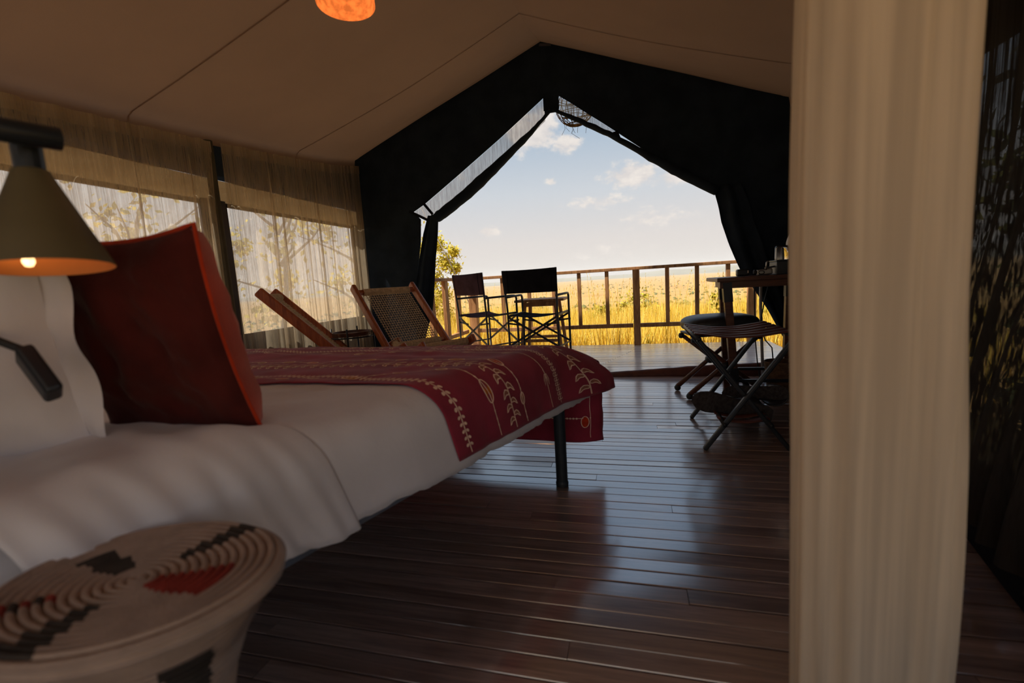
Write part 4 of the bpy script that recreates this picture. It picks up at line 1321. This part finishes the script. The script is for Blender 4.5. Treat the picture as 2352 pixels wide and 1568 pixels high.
# round tray table between them
tt = thing('tray_table', 'small round wooden tray table on thin black legs between the lounge chairs', 'table', (-1.80, 2.66, 0), math.radians(20))
m = MB(); m.lathe([(.0, .512), (.122, .512), (.128, .516), (.130, .540), (.124, .540), (.122, .524), (.0, .523)], 40, caps=False); m.build('tray_top', 'table_wood', parent=tt, smooth=False)
for k in range(4):
    a = math.pi / 2 * k
    m = MB(); m.tube([(.136 * math.cos(a), .136 * math.sin(a), 0), (.136 * math.cos(a), .136 * math.sin(a), .565)], .0055, n=8); m.build('leg', 'black_metal', parent=tt, smooth=True)
m = MB(); m.tube([(.132 * math.cos(a), .132 * math.sin(a), .506) for a in np.linspace(0, 2 * math.pi, 41)], .0055, n=6); m.build('ring', 'black_metal', parent=tt, smooth=True)

# ================================================================== DESK and the things on it
dk = thing('desk', 'dark wooden folding desk against the right wall by the door', 'desk', (.77, 3.2, 0))
def dc(name, b, mat='table_wood', **kw):
    o = b.build(name, mat, parent=dk, **kw); o.location = -Vector(dk.location); return o
m = MB(); m.box((.775, 3.12, .738), (.55, .40, .024)); dc('top', m, bevel=.003)
m = MB(); m.box((.765, 2.965, .706), (.49, .022, .04)); dc('apron', m)
m = MB(); m.box((.560, 3.12, .706), (.022, .32, .04)); dc('apron', m)
for a, b in (((.560, 2.975, .72), (.613, 2.978, 0)), ((.590, 3.27, .72), (.618, 3.27, 0)), ((.985, 2.975, .72), (.975, 2.978, 0)), ((.985, 3.27, .72), (.975, 3.27, 0))):
    m = MB(); m.beam(b, a, .044, .044, upv=(0, 1, 0)); lg = dc('leg', m, bevel=.003)
    m = MB(); A, B_ = Vector(a), Vector(b); m.beam(A, A + (B_ - A) * .16, .049, .049, upv=(0, 1, 0))
    s = m.build('leg_sleeve', 'black_metal', parent=lg)
    m = MB(); m.beam(A + (B_ - A) * .72, A + (B_ - A) * .84, .048, .048, upv=(0, 1, 0)); s = m.build('leg_joint', 'black_metal', parent=lg)
for z, y in ((.135, 3.27), (.12, 2.978)):
    m = MB(); m.beam((.60, y, z), (.98, y, z), .018, .018); dc('stretcher', m, 'black_metal')

m = MB(); m.lathe([(.0, 0), (.040, 0), (.040, .008), (.036, .012)], 20); 
rd = thing('radio_handset', 'small black handheld radio lying at the left of the desk', 'radio', (.70, 3.22, .75))
m = MB(); m.box((0, 0, .022), (.072, .055, .044)); m.build('body', 'black_metal', parent=rd, bevel=.010)
m = MB(); m.box((.026, -.029, .026), (.006, .003, .016)); m.build('indicator', 'white_plastic', parent=rd)
cg = thing('clamp_gadget', 'small metal clamp gadget resting on the desk beside the dark box', 'gadget', (.79, 3.08, .75))  # a metal clamp gadget, gives no light
m = MB(); m.box((0, 0, .020), (.085, .035, .034), rot=(0, math.radians(-4), 0)); m.build('body', 'steel', parent=cg, bevel=.006)
m = MB(); m.lathe([(.0, 0), (.013, 0), (.014, .012), (.010, .016)], 16); o = m.build('knob', 'cable_black', parent=cg); o.location = (-.044, 0, .022); o.rotation_euler = (0, math.radians(-90), 0)
m = MB(); m.tube([(.005, -.02, .03), (.007, -.02, .075), (.018, -.02, .082)], .005, n=8); m.build('lever', 'steel', parent=cg, smooth=True)
m = MB(); m.tube([(-.02 + .016 * math.cos(a), -.021, .018 + .010 * math.sin(a)) for a in np.linspace(0, 2 * math.pi, 17)], .0022, n=5); m.build('lens_ring', 'black_metal', parent=cg, smooth=True)
m = MB(); m.box((.03, .0, .045), (.05, .03, .010), rot=(0, math.radians(-10), 0)); m.build('arm', 'black_metal', parent=cg)
bx = thing('storage_box', 'dark leather box on the desk carrying an upturned glass', 'box', (.925, 3.10, .75))
m = MB(); m.box((0, 0, .038), (.165, .15, .076)); m.build('body', 'leather_dark', parent=bx, bevel=.004)
m = MB(); m.box((0, 0, .081), (.168, .153, .010)); m.build('lid', 'leather_dark', parent=bx, bevel=.003)
gl = thing('drinking_glass', 'clear glass tumbler upside down on the dark box', 'glass', (.885, 3.09, .836))
m = MB(); m.lathe([(.036, 0), (.036, .07), (.034, .080), (.030, .084), (.0, .084)], 32, caps=False)
m.lathe([(.0335, 0), (.0335, .068), (.030, .076), (.0, .076)], 32, caps=False); m.lathe([(.0335, 0), (.036, 0)], 32, caps=False)
m.build('tumbler', 'glass', parent=gl, smooth=True)
bt_ = thing('water_bottle', 'pale slender glass bottle half hidden by the curtain on the desk box', 'bottle', (.953, 3.10, .836))
m = MB(); m.lathe([(.0, 0), (.036, 0), (.040, .01), (.040, .10), (.034, .125), (.018, .160), (.014, .185), (.0145, .215), (.0, .215)], 28, caps=False); m.build('bottle_body', 'white_plastic', parent=bt_, smooth=True)
m = MB(); m.lathe([(.0, .212), (.017, .212), (.017, .232), (.0, .232)], 20, caps=False); m.build('cap', 'white_plastic', parent=bt_)
for i, (pts, mt, lb) in enumerate((
        ([(.80, 3.345, .70), (.81, 3.38, .55), (.83, 3.45, .35), (.845, 3.44, .15), (.86, 3.42, .01)], 'cable_black', 'thin black cable dropping from the desk edge to the floor'),
        ([(.86, 3.43, .70), (.862, 3.44, .52), (.868, 3.44, .42), (.872, 3.44, .28), (.88, 3.43, .01)], 'cable_grey', 'thick pale bundle of cables hanging below the desk'),
        ([(.91, 3.42, .70), (.885, 3.43, .58), (.872, 3.43, .50), (.855, 3.43, .40), (.89, 3.42, .30), (.93, 3.42, .25), (.94, 3.41, .12), (.92, 3.40, .01)], 'cable_black', 'looped black cable curling beside the desk leg'))):
    m = MB(); m.tube(pts, .010 if i == 1 else .004, n=7)
    tag(recenter(m.build('cable', mt, smooth=True), pts[-1]), lb, 'cable', 'cables under the desk')

# ================================================================== FOLDING STOOL with padded seat
fs = thing('folding_stool', 'folding stool with thick dark padded seat in front of the desk', 'stool', (.545, 3.14, 0), math.radians(12))
m = MB()
def pad(u, v):
    a = u * 2 * math.pi; p = (v - .5) * math.pi
    ex = .62
    cx, sx_ = math.copysign(abs(math.cos(a)) ** ex, math.cos(a)), math.copysign(abs(math.sin(a)) ** ex, math.sin(a))
    k = abs(math.cos(p)) ** .45
    return (.225 * cx * k, .165 * sx_ * k, .462 + .055 * math.copysign(abs(math.sin(p)) ** .8, math.sin(p)) + .006 * (1 - k))
m.grid(pad, 48, 20, closed_u=True); m.build('padded_seat', 'leather_dark', parent=fs, smooth=True)
m = MB(); m.box((0, 0, .402), (.40, .28, .014)); m.build('seat_board', 'black_metal', parent=fs, bevel=.004)
for sy in (-1, 1):
    for sx in (-1, 1):
        y = sy * .12
        A, B_ = Vector((sx * .20, y + sx * .008, .385)), Vector((-sx * .225, y + sx * .008, .030))
        m = MB(); m.tube([A, A + (B_ - A) * .5, B_], [.013, .014, .016], n=10); lg = m.build('leg', 'table_wood', parent=fs, smooth=True)
        m = MB(); m.lathe([(.0, 0), (.014, .002), (.021, .014), (.021, .026), (.014, .038), (.0, .042)], 14, c=(B_.x, B_.y, 0), caps=False); m.build('ball_foot', 'black_metal', parent=lg, smooth=True)
        m = MB(); m.lathe([(.0, 0), (.016, .004), (.020, .018), (.016, .034), (.0, .038)], 14, c=(A.x, A.y, .360), caps=False); m.build('knuckle', 'black_metal', parent=lg, smooth=True)
    m = MB(); m.lathe([(.0, -.03), (.024, -.022), (.028, 0), (.024, .022), (.0, .03)], 16, caps=False); o = m.build('hub', 'black_metal', parent=fs, smooth=True); o.location = (-.012, sy * .12, .208); o.rotation_euler = (math.pi / 2, 0, 0)

# ================================================================== LUGGAGE RACK with leather straps, boots below
lr = thing('luggage_rack', 'folding luggage rack with brown leather straps on crossed dark legs', 'rack', (.48, 2.36, 0))
def lc(name, b, mat='black_metal', parent=None, **kw):
    o = b.build(name, mat, parent=parent or lr, **kw)
    if parent is None:
        o.location = -Vector(lr.location)
    return o
for y in (2.13, 2.60):
    for a, b, dy in (((.307, .0), (.665, .50), -.012), ((.660, .0), (.287, .50), .012)):
        m = MB(); m.beam((a[0], y + dy, a[1]), (b[0], y + dy, b[1]), .020, .026, upv=(0, 1, 0)); lc('leg', m, bevel=.006)
for x, z in ((.287, .505), (.665, .505), (.390, .12), (.575, .12)):
    m = MB(); m.tube([(x, 2.10, z), (x, 2.63, z)], .010, n=10); lc('cross_bar', m, smooth=True)
for k in range(6):
    y = 2.17 + k * .078
    m = MB(); m.grid(lambda u, v: (.279 + (.665 - .272) * u, y + .050 * v, .520 - .022 * math.sin(math.pi * u) + .003 * nz(u * 4, k)), 14, 2)
    lc('leather_strap', m, 'leather_brown', smooth=True, solid=.005)
for k in range(6):
    y = 2.17 + k * .078
    m = MB(); m.grid(lambda u, v: (.372 + .215 * u, y + .045 * v, .130 - .020 * math.sin(math.pi * u)), 8, 2); lc('lower_strap', m, 'leather_brown', smooth=True, solid=.005)

def boot(label, M_):
    t = thing('rubber_boot', label, 'boot', group='rubber boots under the luggage rack')
    out = []
    L = .30
    for i in range(25):
        u = i / 24; x = -L / 2 + L * u
        wdt = interp([(0, .022), (.06, .034), (.22, .036), (.42, .030), (.62, .040), (.80, .045), (.93, .036), (1, .010)], u)
        cy = interp([(0, 0), (.4, .004), (.7, -.003), (1, -.008)], u)
        out.append((x, cy, wdt))
    m = MB()
    def sole(u, v):
        k = u * 24; i = min(23, int(k)); f = k - i
        x = out[i][0] + (out[i + 1][0] - out[i][0]) * f; cy = out[i][1] + (out[i + 1][1] - out[i][1]) * f; w_ = out[i][2] + (out[i + 1][2] - out[i][2]) * f
        a = v * 2 * math.pi
        zz = .010 + .012 * math.copysign(abs(math.sin(a)) ** .4, math.sin(a))
        if zz < .01 and .30 < u < .48:
            zz += .008
        return (x, cy + w_ * math.copysign(abs(math.cos(a)) ** .5, math.cos(a)), zz)
    m.grid(sole, 48, 20); s = m.build('sole', 'sole_rubber', parent=t, smooth=True)
    for k in range(9):
        u = .58 + k * .045; m = MB(); w_ = interp([(q[0], q[2]) for q in out], -L / 2 + L * u)
        m.box((-L / 2 + L * u, -.002, -.003), (.007, w_ * 1.6, .005)); m.build('tread', 'sole_rubber', parent=s)
    m = MB()
    sec = [(.145, .020, .004, .012), (.125, .030, .026, .022), (.08, .036, .036, .042), (.03, .040, .034, .062), (-.02, .055, .036, .080), (-.055, .080, .040, .085)]
    path = [(.146, .022, .012, .010), (.120, .034, .030, .018), (.07, .042, .037, .026), (.02, .050, .034, .034), (-.03, .066, .036, .048), (-.07, .100, .040, .062), (-.085, .150, .046, .062), (-.088, .22, .052, .064), (-.088, .30, .055, .066)]
    def upper(u, v):
        k = u * (len(path) - 1); i = min(len(path) - 2, int(k)); f = smooth01(k - i) * .5 + (k - i) * .5
        c = [path[i][j] + (path[i + 1][j] - path[i][j]) * f for j in range(4)]
        tlt = smooth01((u - .35) / .45) * math.pi / 2
        a = v * 2 * math.pi
        du = math.sin(a) * c[3]
        wr = .004 * nz(u * 12, v * 3)
        return (c[0] - math.sin(tlt) * du * -1.0 + wr, (c[2] + wr) * math.cos(a), max(.016, c[1] + math.cos(tlt) * du))
    m.grid(upper, 44, 24); m.build('upper', 'rubber_black', parent=t, smooth=True)
    m = MB(); m.tube([(-.088 + .068 * math.cos(a), .057 * math.sin(a), .298) for a in np.linspace(0, 2 * math.pi, 25)], .005, n=6); m.build('cuff', 'rubber_black', parent=t, smooth=True)
    t.matrix_world = M_
    return t
# lying on their sides on the lower straps, sole to the camera, toe to the left
def boot_mat(loc, toe, solen):
    x = Vector(toe).normalized(); z = -Vector(solen); z = (z - x * z.dot(x)).normalized(); y = z.cross(x)
    return Matrix.Translation(loc) @ Matrix((x, y, z)).transposed().to_4x4()
boot('black rubber boot lying with its sole towards the camera under the rack', boot_mat((.455, 2.30, .150), (-.96, .10, .22), (.10, -.92, .10)) @ Matrix.Scale(1.18, 4))
boot('black rubber boot lying behind the first one, shiny shaft to the right', boot_mat((.60, 2.50, .165), (-.93, .25, -.05), (-.2, -.85, .25)))

wbk = thing('waste_basket', 'woven brown basket on the floor beneath the desk', 'basket', (.875, 3.05, 0))
m = MB()
nr_ = 22
prof = []
for i in range(nr_ * 3 + 1):
    z = .22 * i / (nr_ * 3); prof.append((.062 + .02 * z / .22 + .003 * math.sin(i / 3 * 2 * math.pi), z))
m.lathe(prof, 40, caps=False); m.lathe([(.0, .004), (.062, .004)], 40, caps=False)
m.build('woven_side', 'wicker', parent=wbk, smooth=True, solid=.004)
m = MB(); m.tube([(.084 * math.cos(a), .084 * math.sin(a), .222) for a in np.linspace(0, 2 * math.pi, 33)], .006, n=8); m.build('rim', 'wicker', parent=wbk, smooth=True)

# ================================================================== VEGETATION
def fast_mesh(name, V, F4, F3, mat):
    me = bpy.data.meshes.new(name)
    me.from_pydata(V, [], F4 + F3)
    me.materials.append(MATS[mat]); me.update()
    o = bpy.data.objects.new(name, me); COL.objects.link(o)
    return o
R_ = np.random.RandomState(11)
def blades(n, xs, ys, hmin, hmax, wd, V, F4, F3, lean=.22, clump=None):
    for k in range(n):
        x, y = xs[k], ys[k]
        z = ground_z(x, y)
        h_ = R_.uniform(hmin, hmax)
        if clump is not None:
            h_ *= .72 + .56 * (.5 + nz(x * clump, y * clump, 3.3))
        a = R_.uniform(0, 6.283); dx, dy = math.cos(a), math.sin(a)
        la = R_.uniform(0, 6.283); ll_ = h_ * lean * R_.random_sample()
        lx, ly = math.cos(la) * ll_, math.sin(la) * ll_
        w_ = wd * (.7 + .6 * R_.random_sample())
        o = len(V)
        V += [(x - dx * w_, y - dy * w_, z), (x + dx * w_, y + dy * w_, z),
              (x + lx * .35 + dx * w_ * .8, y + ly * .35 + dy * w_ * .8, z + h_ * .55), (x + lx * .35 - dx * w_ * .8, y + ly * .35 - dy * w_ * .8, z + h_ * .55),
              (x + lx, y + ly, z + h_)]
        F4.append((o, o + 1, o + 2, o + 3)); F3.append((o + 3, o + 2, o + 4))
V, F4, F3 = [], [], []
def fan(n, y0, y1, a0, a1, pw=1.0):
    y = y0 + (y1 - y0) * R_.random_sample(n) ** pw
    a = np.radians(a0 + (a1 - a0) * R_.random_sample(n))
    return (np.tan(a) * y).tolist(), y.tolist()
xs, ys = fan(26000, 5.62, 9.0, -34, 26); blades(26000, xs, ys, .42, .80, .0055, V, F4, F3, .3, .8)
xs, ys = fan(22000, 9.0, 17.0, -38, 28); blades(22000, xs, ys, .40, .80, .009, V, F4, F3, .3, .4)
xs, ys = fan(16000, 17.0, 45.0, -42, 32, 1.3); blades(16000, xs, ys, .4, .8, .02, V, F4, F3, .3, .2)
n = 13000; xs = (-2.7 - 9 * R_.random_sample(n) ** 1.4).tolist(); ys = (-2 + 12 * R_.random_sample(n)).tolist(); blades(n, xs, ys, .30, .62, .006, V, F4, F3, .35, .7)
n = 3000; xs = (1.9 + 5 * R_.random_sample(n)).tolist(); ys = (-1 + 8 * R_.random_sample(n)).tolist(); blades(n, xs, ys, .3, .7, .008, V, F4, F3, .35, .7)
go = fast_mesh('tall_grass', V, F4, F3, 'grass')
tag(recenter(go, (0, 8, -.5)), 'tall dry golden grass growing beyond the deck railing', 'grass', kind='stuff')
# taller seed stalks standing above the railing
V, F4, F3 = [], [], []
for k in range(330):
    y = R_.uniform(5.9, 11); x = math.tan(math.radians(R_.uniform(-24, 20))) * y
    h_ = R_.uniform(.95, 1.42); z = ground_z(x, y)
    lx, ly = R_.normal(0, .09), R_.normal(0, .05)
    w_ = .0028
    o = len(V)
    V += [(x - w_, y, z), (x + w_, y, z), (x + lx * .5 + w_, y + ly * .5, z + h_ * .7), (x + lx * .5 - w_, y + ly * .5, z + h_ * .7), (x + lx * 1.2, y + ly, z + h_)]
    F4.append((o, o + 1, o + 2, o + 3)); F3.append((o + 3, o + 2, o + 4))
    for j in range(6):
        f = .80 + .20 * j / 6
        cx, cy, cz = x + lx * (.5 + 2.3 * (f - .7)), y + ly * f, z + h_ * f
        s_ = R_.normal(0, .008); o = len(V)
        V += [(cx, cy, cz), (cx + s_, cy + .003, cz + .03), (cx + s_ * .5, cy - .003, cz + .05)]; F3.append((o, o + 1, o + 2))
so = fast_mesh('seed_stalks', V, F4, F3, 'grass')
tag(recenter(so, (0, 7, -.5)), 'thin pale seed stalks rising above the grass at the railing', 'grass', kind='stuff')

def leaves(blobs, n, size, rs, flat=1.0):
    V, F4 = [], []
    for k in range(n):
        bx_, by_, bz_, br = blobs[rs.randint(len(blobs))]
        d = rs.normal(size=3); d /= np.linalg.norm(d); q = br * min(1.7, abs(rs.normal()) * .62)
        c = Vector((bx_ + d[0] * q, by_ + d[1] * q, bz_ + d[2] * q * flat))
        a = Vector(rs.normal(size=3)).normalized(); b = a.orthogonal().normalized()
        s_ = size * (.6 + .8 * rs.random_sample())
        o = len(V)
        V += [tuple(c - a * s_), tuple(c + b * s_ * .5), tuple(c + a * s_), tuple(c - b * s_ * .5)]
        F4.append((o, o + 1, o + 2, o + 3))
    return V, F4
def plant(name, label, cat, base, blobs, n, size, mat, stems, rs, group=None, flat=1.0, trunk_r=.03):
    t = thing(name, label, cat, base, group=group)
    V, F4 = leaves(blobs, n, size, rs, flat)
    me = bpy.data.meshes.new('foliage'); me.from_pydata(V, [], F4); me.materials.append(MATS[mat])
    o = bpy.data.objects.new('foliage', me); COL.objects.link(o); o.parent = t; o.location = -Vector(base); o['kind'] = 'stuff'
    for i, st in enumerate(stems):
        m = MB(); k = len(st); m.tube(st, [trunk_r * (1 - .75 * j / max(1, k - 1)) * (1 if i == 0 else .5) for j in range(k)], n=7)
        o = m.build('trunk' if i == 0 else 'branch', 'bark', parent=t, smooth=True); o.location = -Vector(base)
    return t
rs = np.random.RandomState(21)
g = lambda x, y: ground_z(x, y)
# tree at the left of the view beyond the side railing
plant('acacia_tree', 'yellow-green leafy tree beyond the left end of the railing', 'tree', (-4.35, 8.3, g(-4.35, 8.3)),
      [(-4.5, 8.3, 1.5, .55), (-4.0, 8.1, 1.25, .42), (-3.75, 8.0, 1.50, .30), (-3.45, 8.0, 1.58, .20), (-3.30, 8.0, 1.22, .26), (-3.12, 8.0, 1.42, .10), (-3.10, 8.0, 1.12, .09), (-3.55, 8.0, .95, .22), (-3.40, 8.0, .62, .20), (-3.62, 8.0, .45, .26), (-3.36, 8.0, .28, .12), (-4.3, 8.2, .6, .5), (-4.8, 8.4, .9, .6), (-5.0, 8.4, 1.8, .6)],
      9500, .028, 'leaf_yellow', [[(-4.35, 8.3, g(-4.35, 8.3) - .05), (-4.4, 8.3, .5), (-4.3, 8.25, 1.2), (-4.4, 8.3, 1.9)], [(-4.38, 8.3, .4), (-3.9, 8.1, .9), (-3.4, 8.0, 1.25), (-3.05, 8.0, 1.35)], [(-4.3, 8.2, .9), (-3.9, 8.1, 1.3), (-3.4, 8.0, 1.6)], [(-4.35, 8.3, .1), (-3.8, 8.1, .3), (-3.35, 8.0, .5)]], rs)
for i, (x, y, h_, rad, n_, lb) in enumerate((
        (-.52, 9.5, .75, .42, 520, 'green bush in the grass left of the central railing post'),
        (.28, 9.0, .85, .46, 620, 'round green bush in the grass right of the central railing post'),
        (1.28, 7.4, .78, .26, 420, 'yellow-green bush in the grass behind the desk corner'),
        (-.62, 6.05, .38, .24, 300, 'low green weed at the deck edge below the railing'),
        (.24, 5.95, .36, .16, 260, 'dark green weed beside the foot of the central railing post'),
        (-1.35, 6.2, .40, .25, 280, 'small green weed at the deck edge behind the director chairs'),
        (2.05, 7.6, .8, .5, 420, 'bush in the grass at the far right of the deck'))):
    z = g(x, y)
    bl = [(x + rs.normal(0, rad * .5), y + rs.normal(0, rad * .3), z + h_ * rs.uniform(.45, 1.15), rad * rs.uniform(.35, .6)) for _ in range(7)]
    plant('savanna_bush', lb, 'bush', (x, y, z), bl, n_, .022 if y < 6.5 else .03, 'leaf_green', [[(x, y, z - .05), (x + .03, y, z + h_ * .8)], [(x, y, z), (x - rad * .5, y, z + h_)], [(x, y, z), (x + rad * .5, y, z + h_ * .9)]], rs, 'bushes in the savanna grass', trunk_r=.012)
# thin bare shrubs and trees seen through the left windows
for i, (x, y, h_, lb) in enumerate(((-5.2, 5.6, 2.9, 'bare slanting tree outside the window behind the lounge chairs'), (-6.5, 4.4, 3.2, 'thin tree outside the left windows'), (-5.0, 7.2, 2.4, 'leafy tree outside near the front corner of the tent'))):
    z = g(x, y)
    stm = [[(x, y, z - .05), (x + .25, y + .15, z + h_ * .4), (x + .1, y + .45, z + h_ * .75), (x + .45, y + .5, z + h_)]]
    for j in range(6):
        f = rs.uniform(.2, .8); b0 = Vector((x + .2, y + .2, z + h_ * f)); d = Vector((rs.normal(0, .5), rs.normal(0, .5), rs.uniform(.3, .9)))
        stm.append([tuple(b0), tuple(b0 + d * .5 + Vector((.05, .05, 0))), tuple(b0 + d)])
    bl = [(x + rs.normal(0, .6), y + rs.normal(0, .6), z + h_ * rs.uniform(.45, 1.1), .4) for _ in range(7)]
    plant('slender_tree', lb, 'tree', (x, y, z), bl, (260, 500, 900)[i], .05, 'leaf_yellow' if i == 2 else 'leaf_green', stm, rs, 'trees outside the left windows', trunk_r=.05)
# dense shade trees outside the right wall
for i, (x, y, lb) in enumerate(((2.3, 1.35, 'dense dark shrub outside the right window nearest the camera'), (2.5, 2.2, 'dense dark shrub outside the right window by the near curtain'), (3.0, 3.2, 'dense dark shrub outside the right wall beside the desk'))):
    z = g(x, y)
    bl = [(x + rs.normal(0, .35), y + rs.normal(0, .45), z + rs.uniform(.2, 2.9), .55) for _ in range(16)]
    plant('shade_shrub', lb, 'shrub', (x, y, z), bl, 3200, .075, 'leaf_dark', [[(x, y, z - .05), (x, y, z + 2.2)], [(x, y, z + .3), (x + .4, y + .3, z + 2)]], rs, 'shade shrubs outside the right wall', trunk_r=.05)

# scattered bushes on the far plain: too small to tell apart
V, F3 = [], []
ico = [(0, 0, 1), (.9, 0, .3), (.28, .85, .3), (-.73, .53, .3), (-.73, -.53, .3), (.28, -.85, .3)]
icf = [(0, 1, 2), (0, 2, 3), (0, 3, 4), (0, 4, 5), (0, 5, 1)]
for k in range(5200):
    d = 90 * (42 ** R_.random_sample()); a = math.radians(R_.uniform(-70, 40))
    x, y = d * math.sin(a), d * math.cos(a)
    if nz(x * .004, y * .004, 9) < -.15:
        continue
    s_ = R_.uniform(.5, 1.9) * (1.0 if d < 400 else 1.5); z = ground_z(x, y) - .1
    o = len(V)
    V += [(x + p[0] * s_ * 1.3, y + p[1] * s_ * 1.3, z + p[2] * s_) for p in ico] + [(x + p[0] * s_ * 1.2, y + p[1] * s_ * 1.2, z - .3) for p in ico[1:]]
    F3 += [tuple(i + o for i in f) for f in icf] + [(o + 1 + i, o + 6 + i, o + 6 + (i + 1) % 5, o + 1 + (i + 1) % 5) for i in range(5)]
fo_ = fast_mesh('distant_bushes', V, [], F3, 'far_bush')
tag(recenter(fo_, (0, 600, -34)), 'tiny dark bushes dotted over the distant plain', 'bush', kind='stuff')

# ================================================================== dust haze lying over the far plain
m = MB(); m.box((0, 4700, 60), (12000, 9000, 240))
hz = m.build('dust_haze', 'black_canvas')
hm = bpy.data.materials.new('dust_haze'); hm.use_nodes = True
t_ = NT(hm.node_tree)
vs = t_.new('ShaderNodeVolumeScatter'); vs.inputs['Color'].default_value = (.96, .93, .89, 1); vs.inputs['Density'].default_value = .00009; vs.inputs['Anisotropy'].default_value = 0.0
ho = t_.new('ShaderNodeOutputMaterial'); t_.l.new(vs.outputs[0], ho.inputs['Volume'])
hz.data.materials.clear(); hz.data.materials.append(hm)
tag(recenter(hz, (0, 4700, -60)), 'thin dust haze over the distant plain', 'haze', kind='stuff')
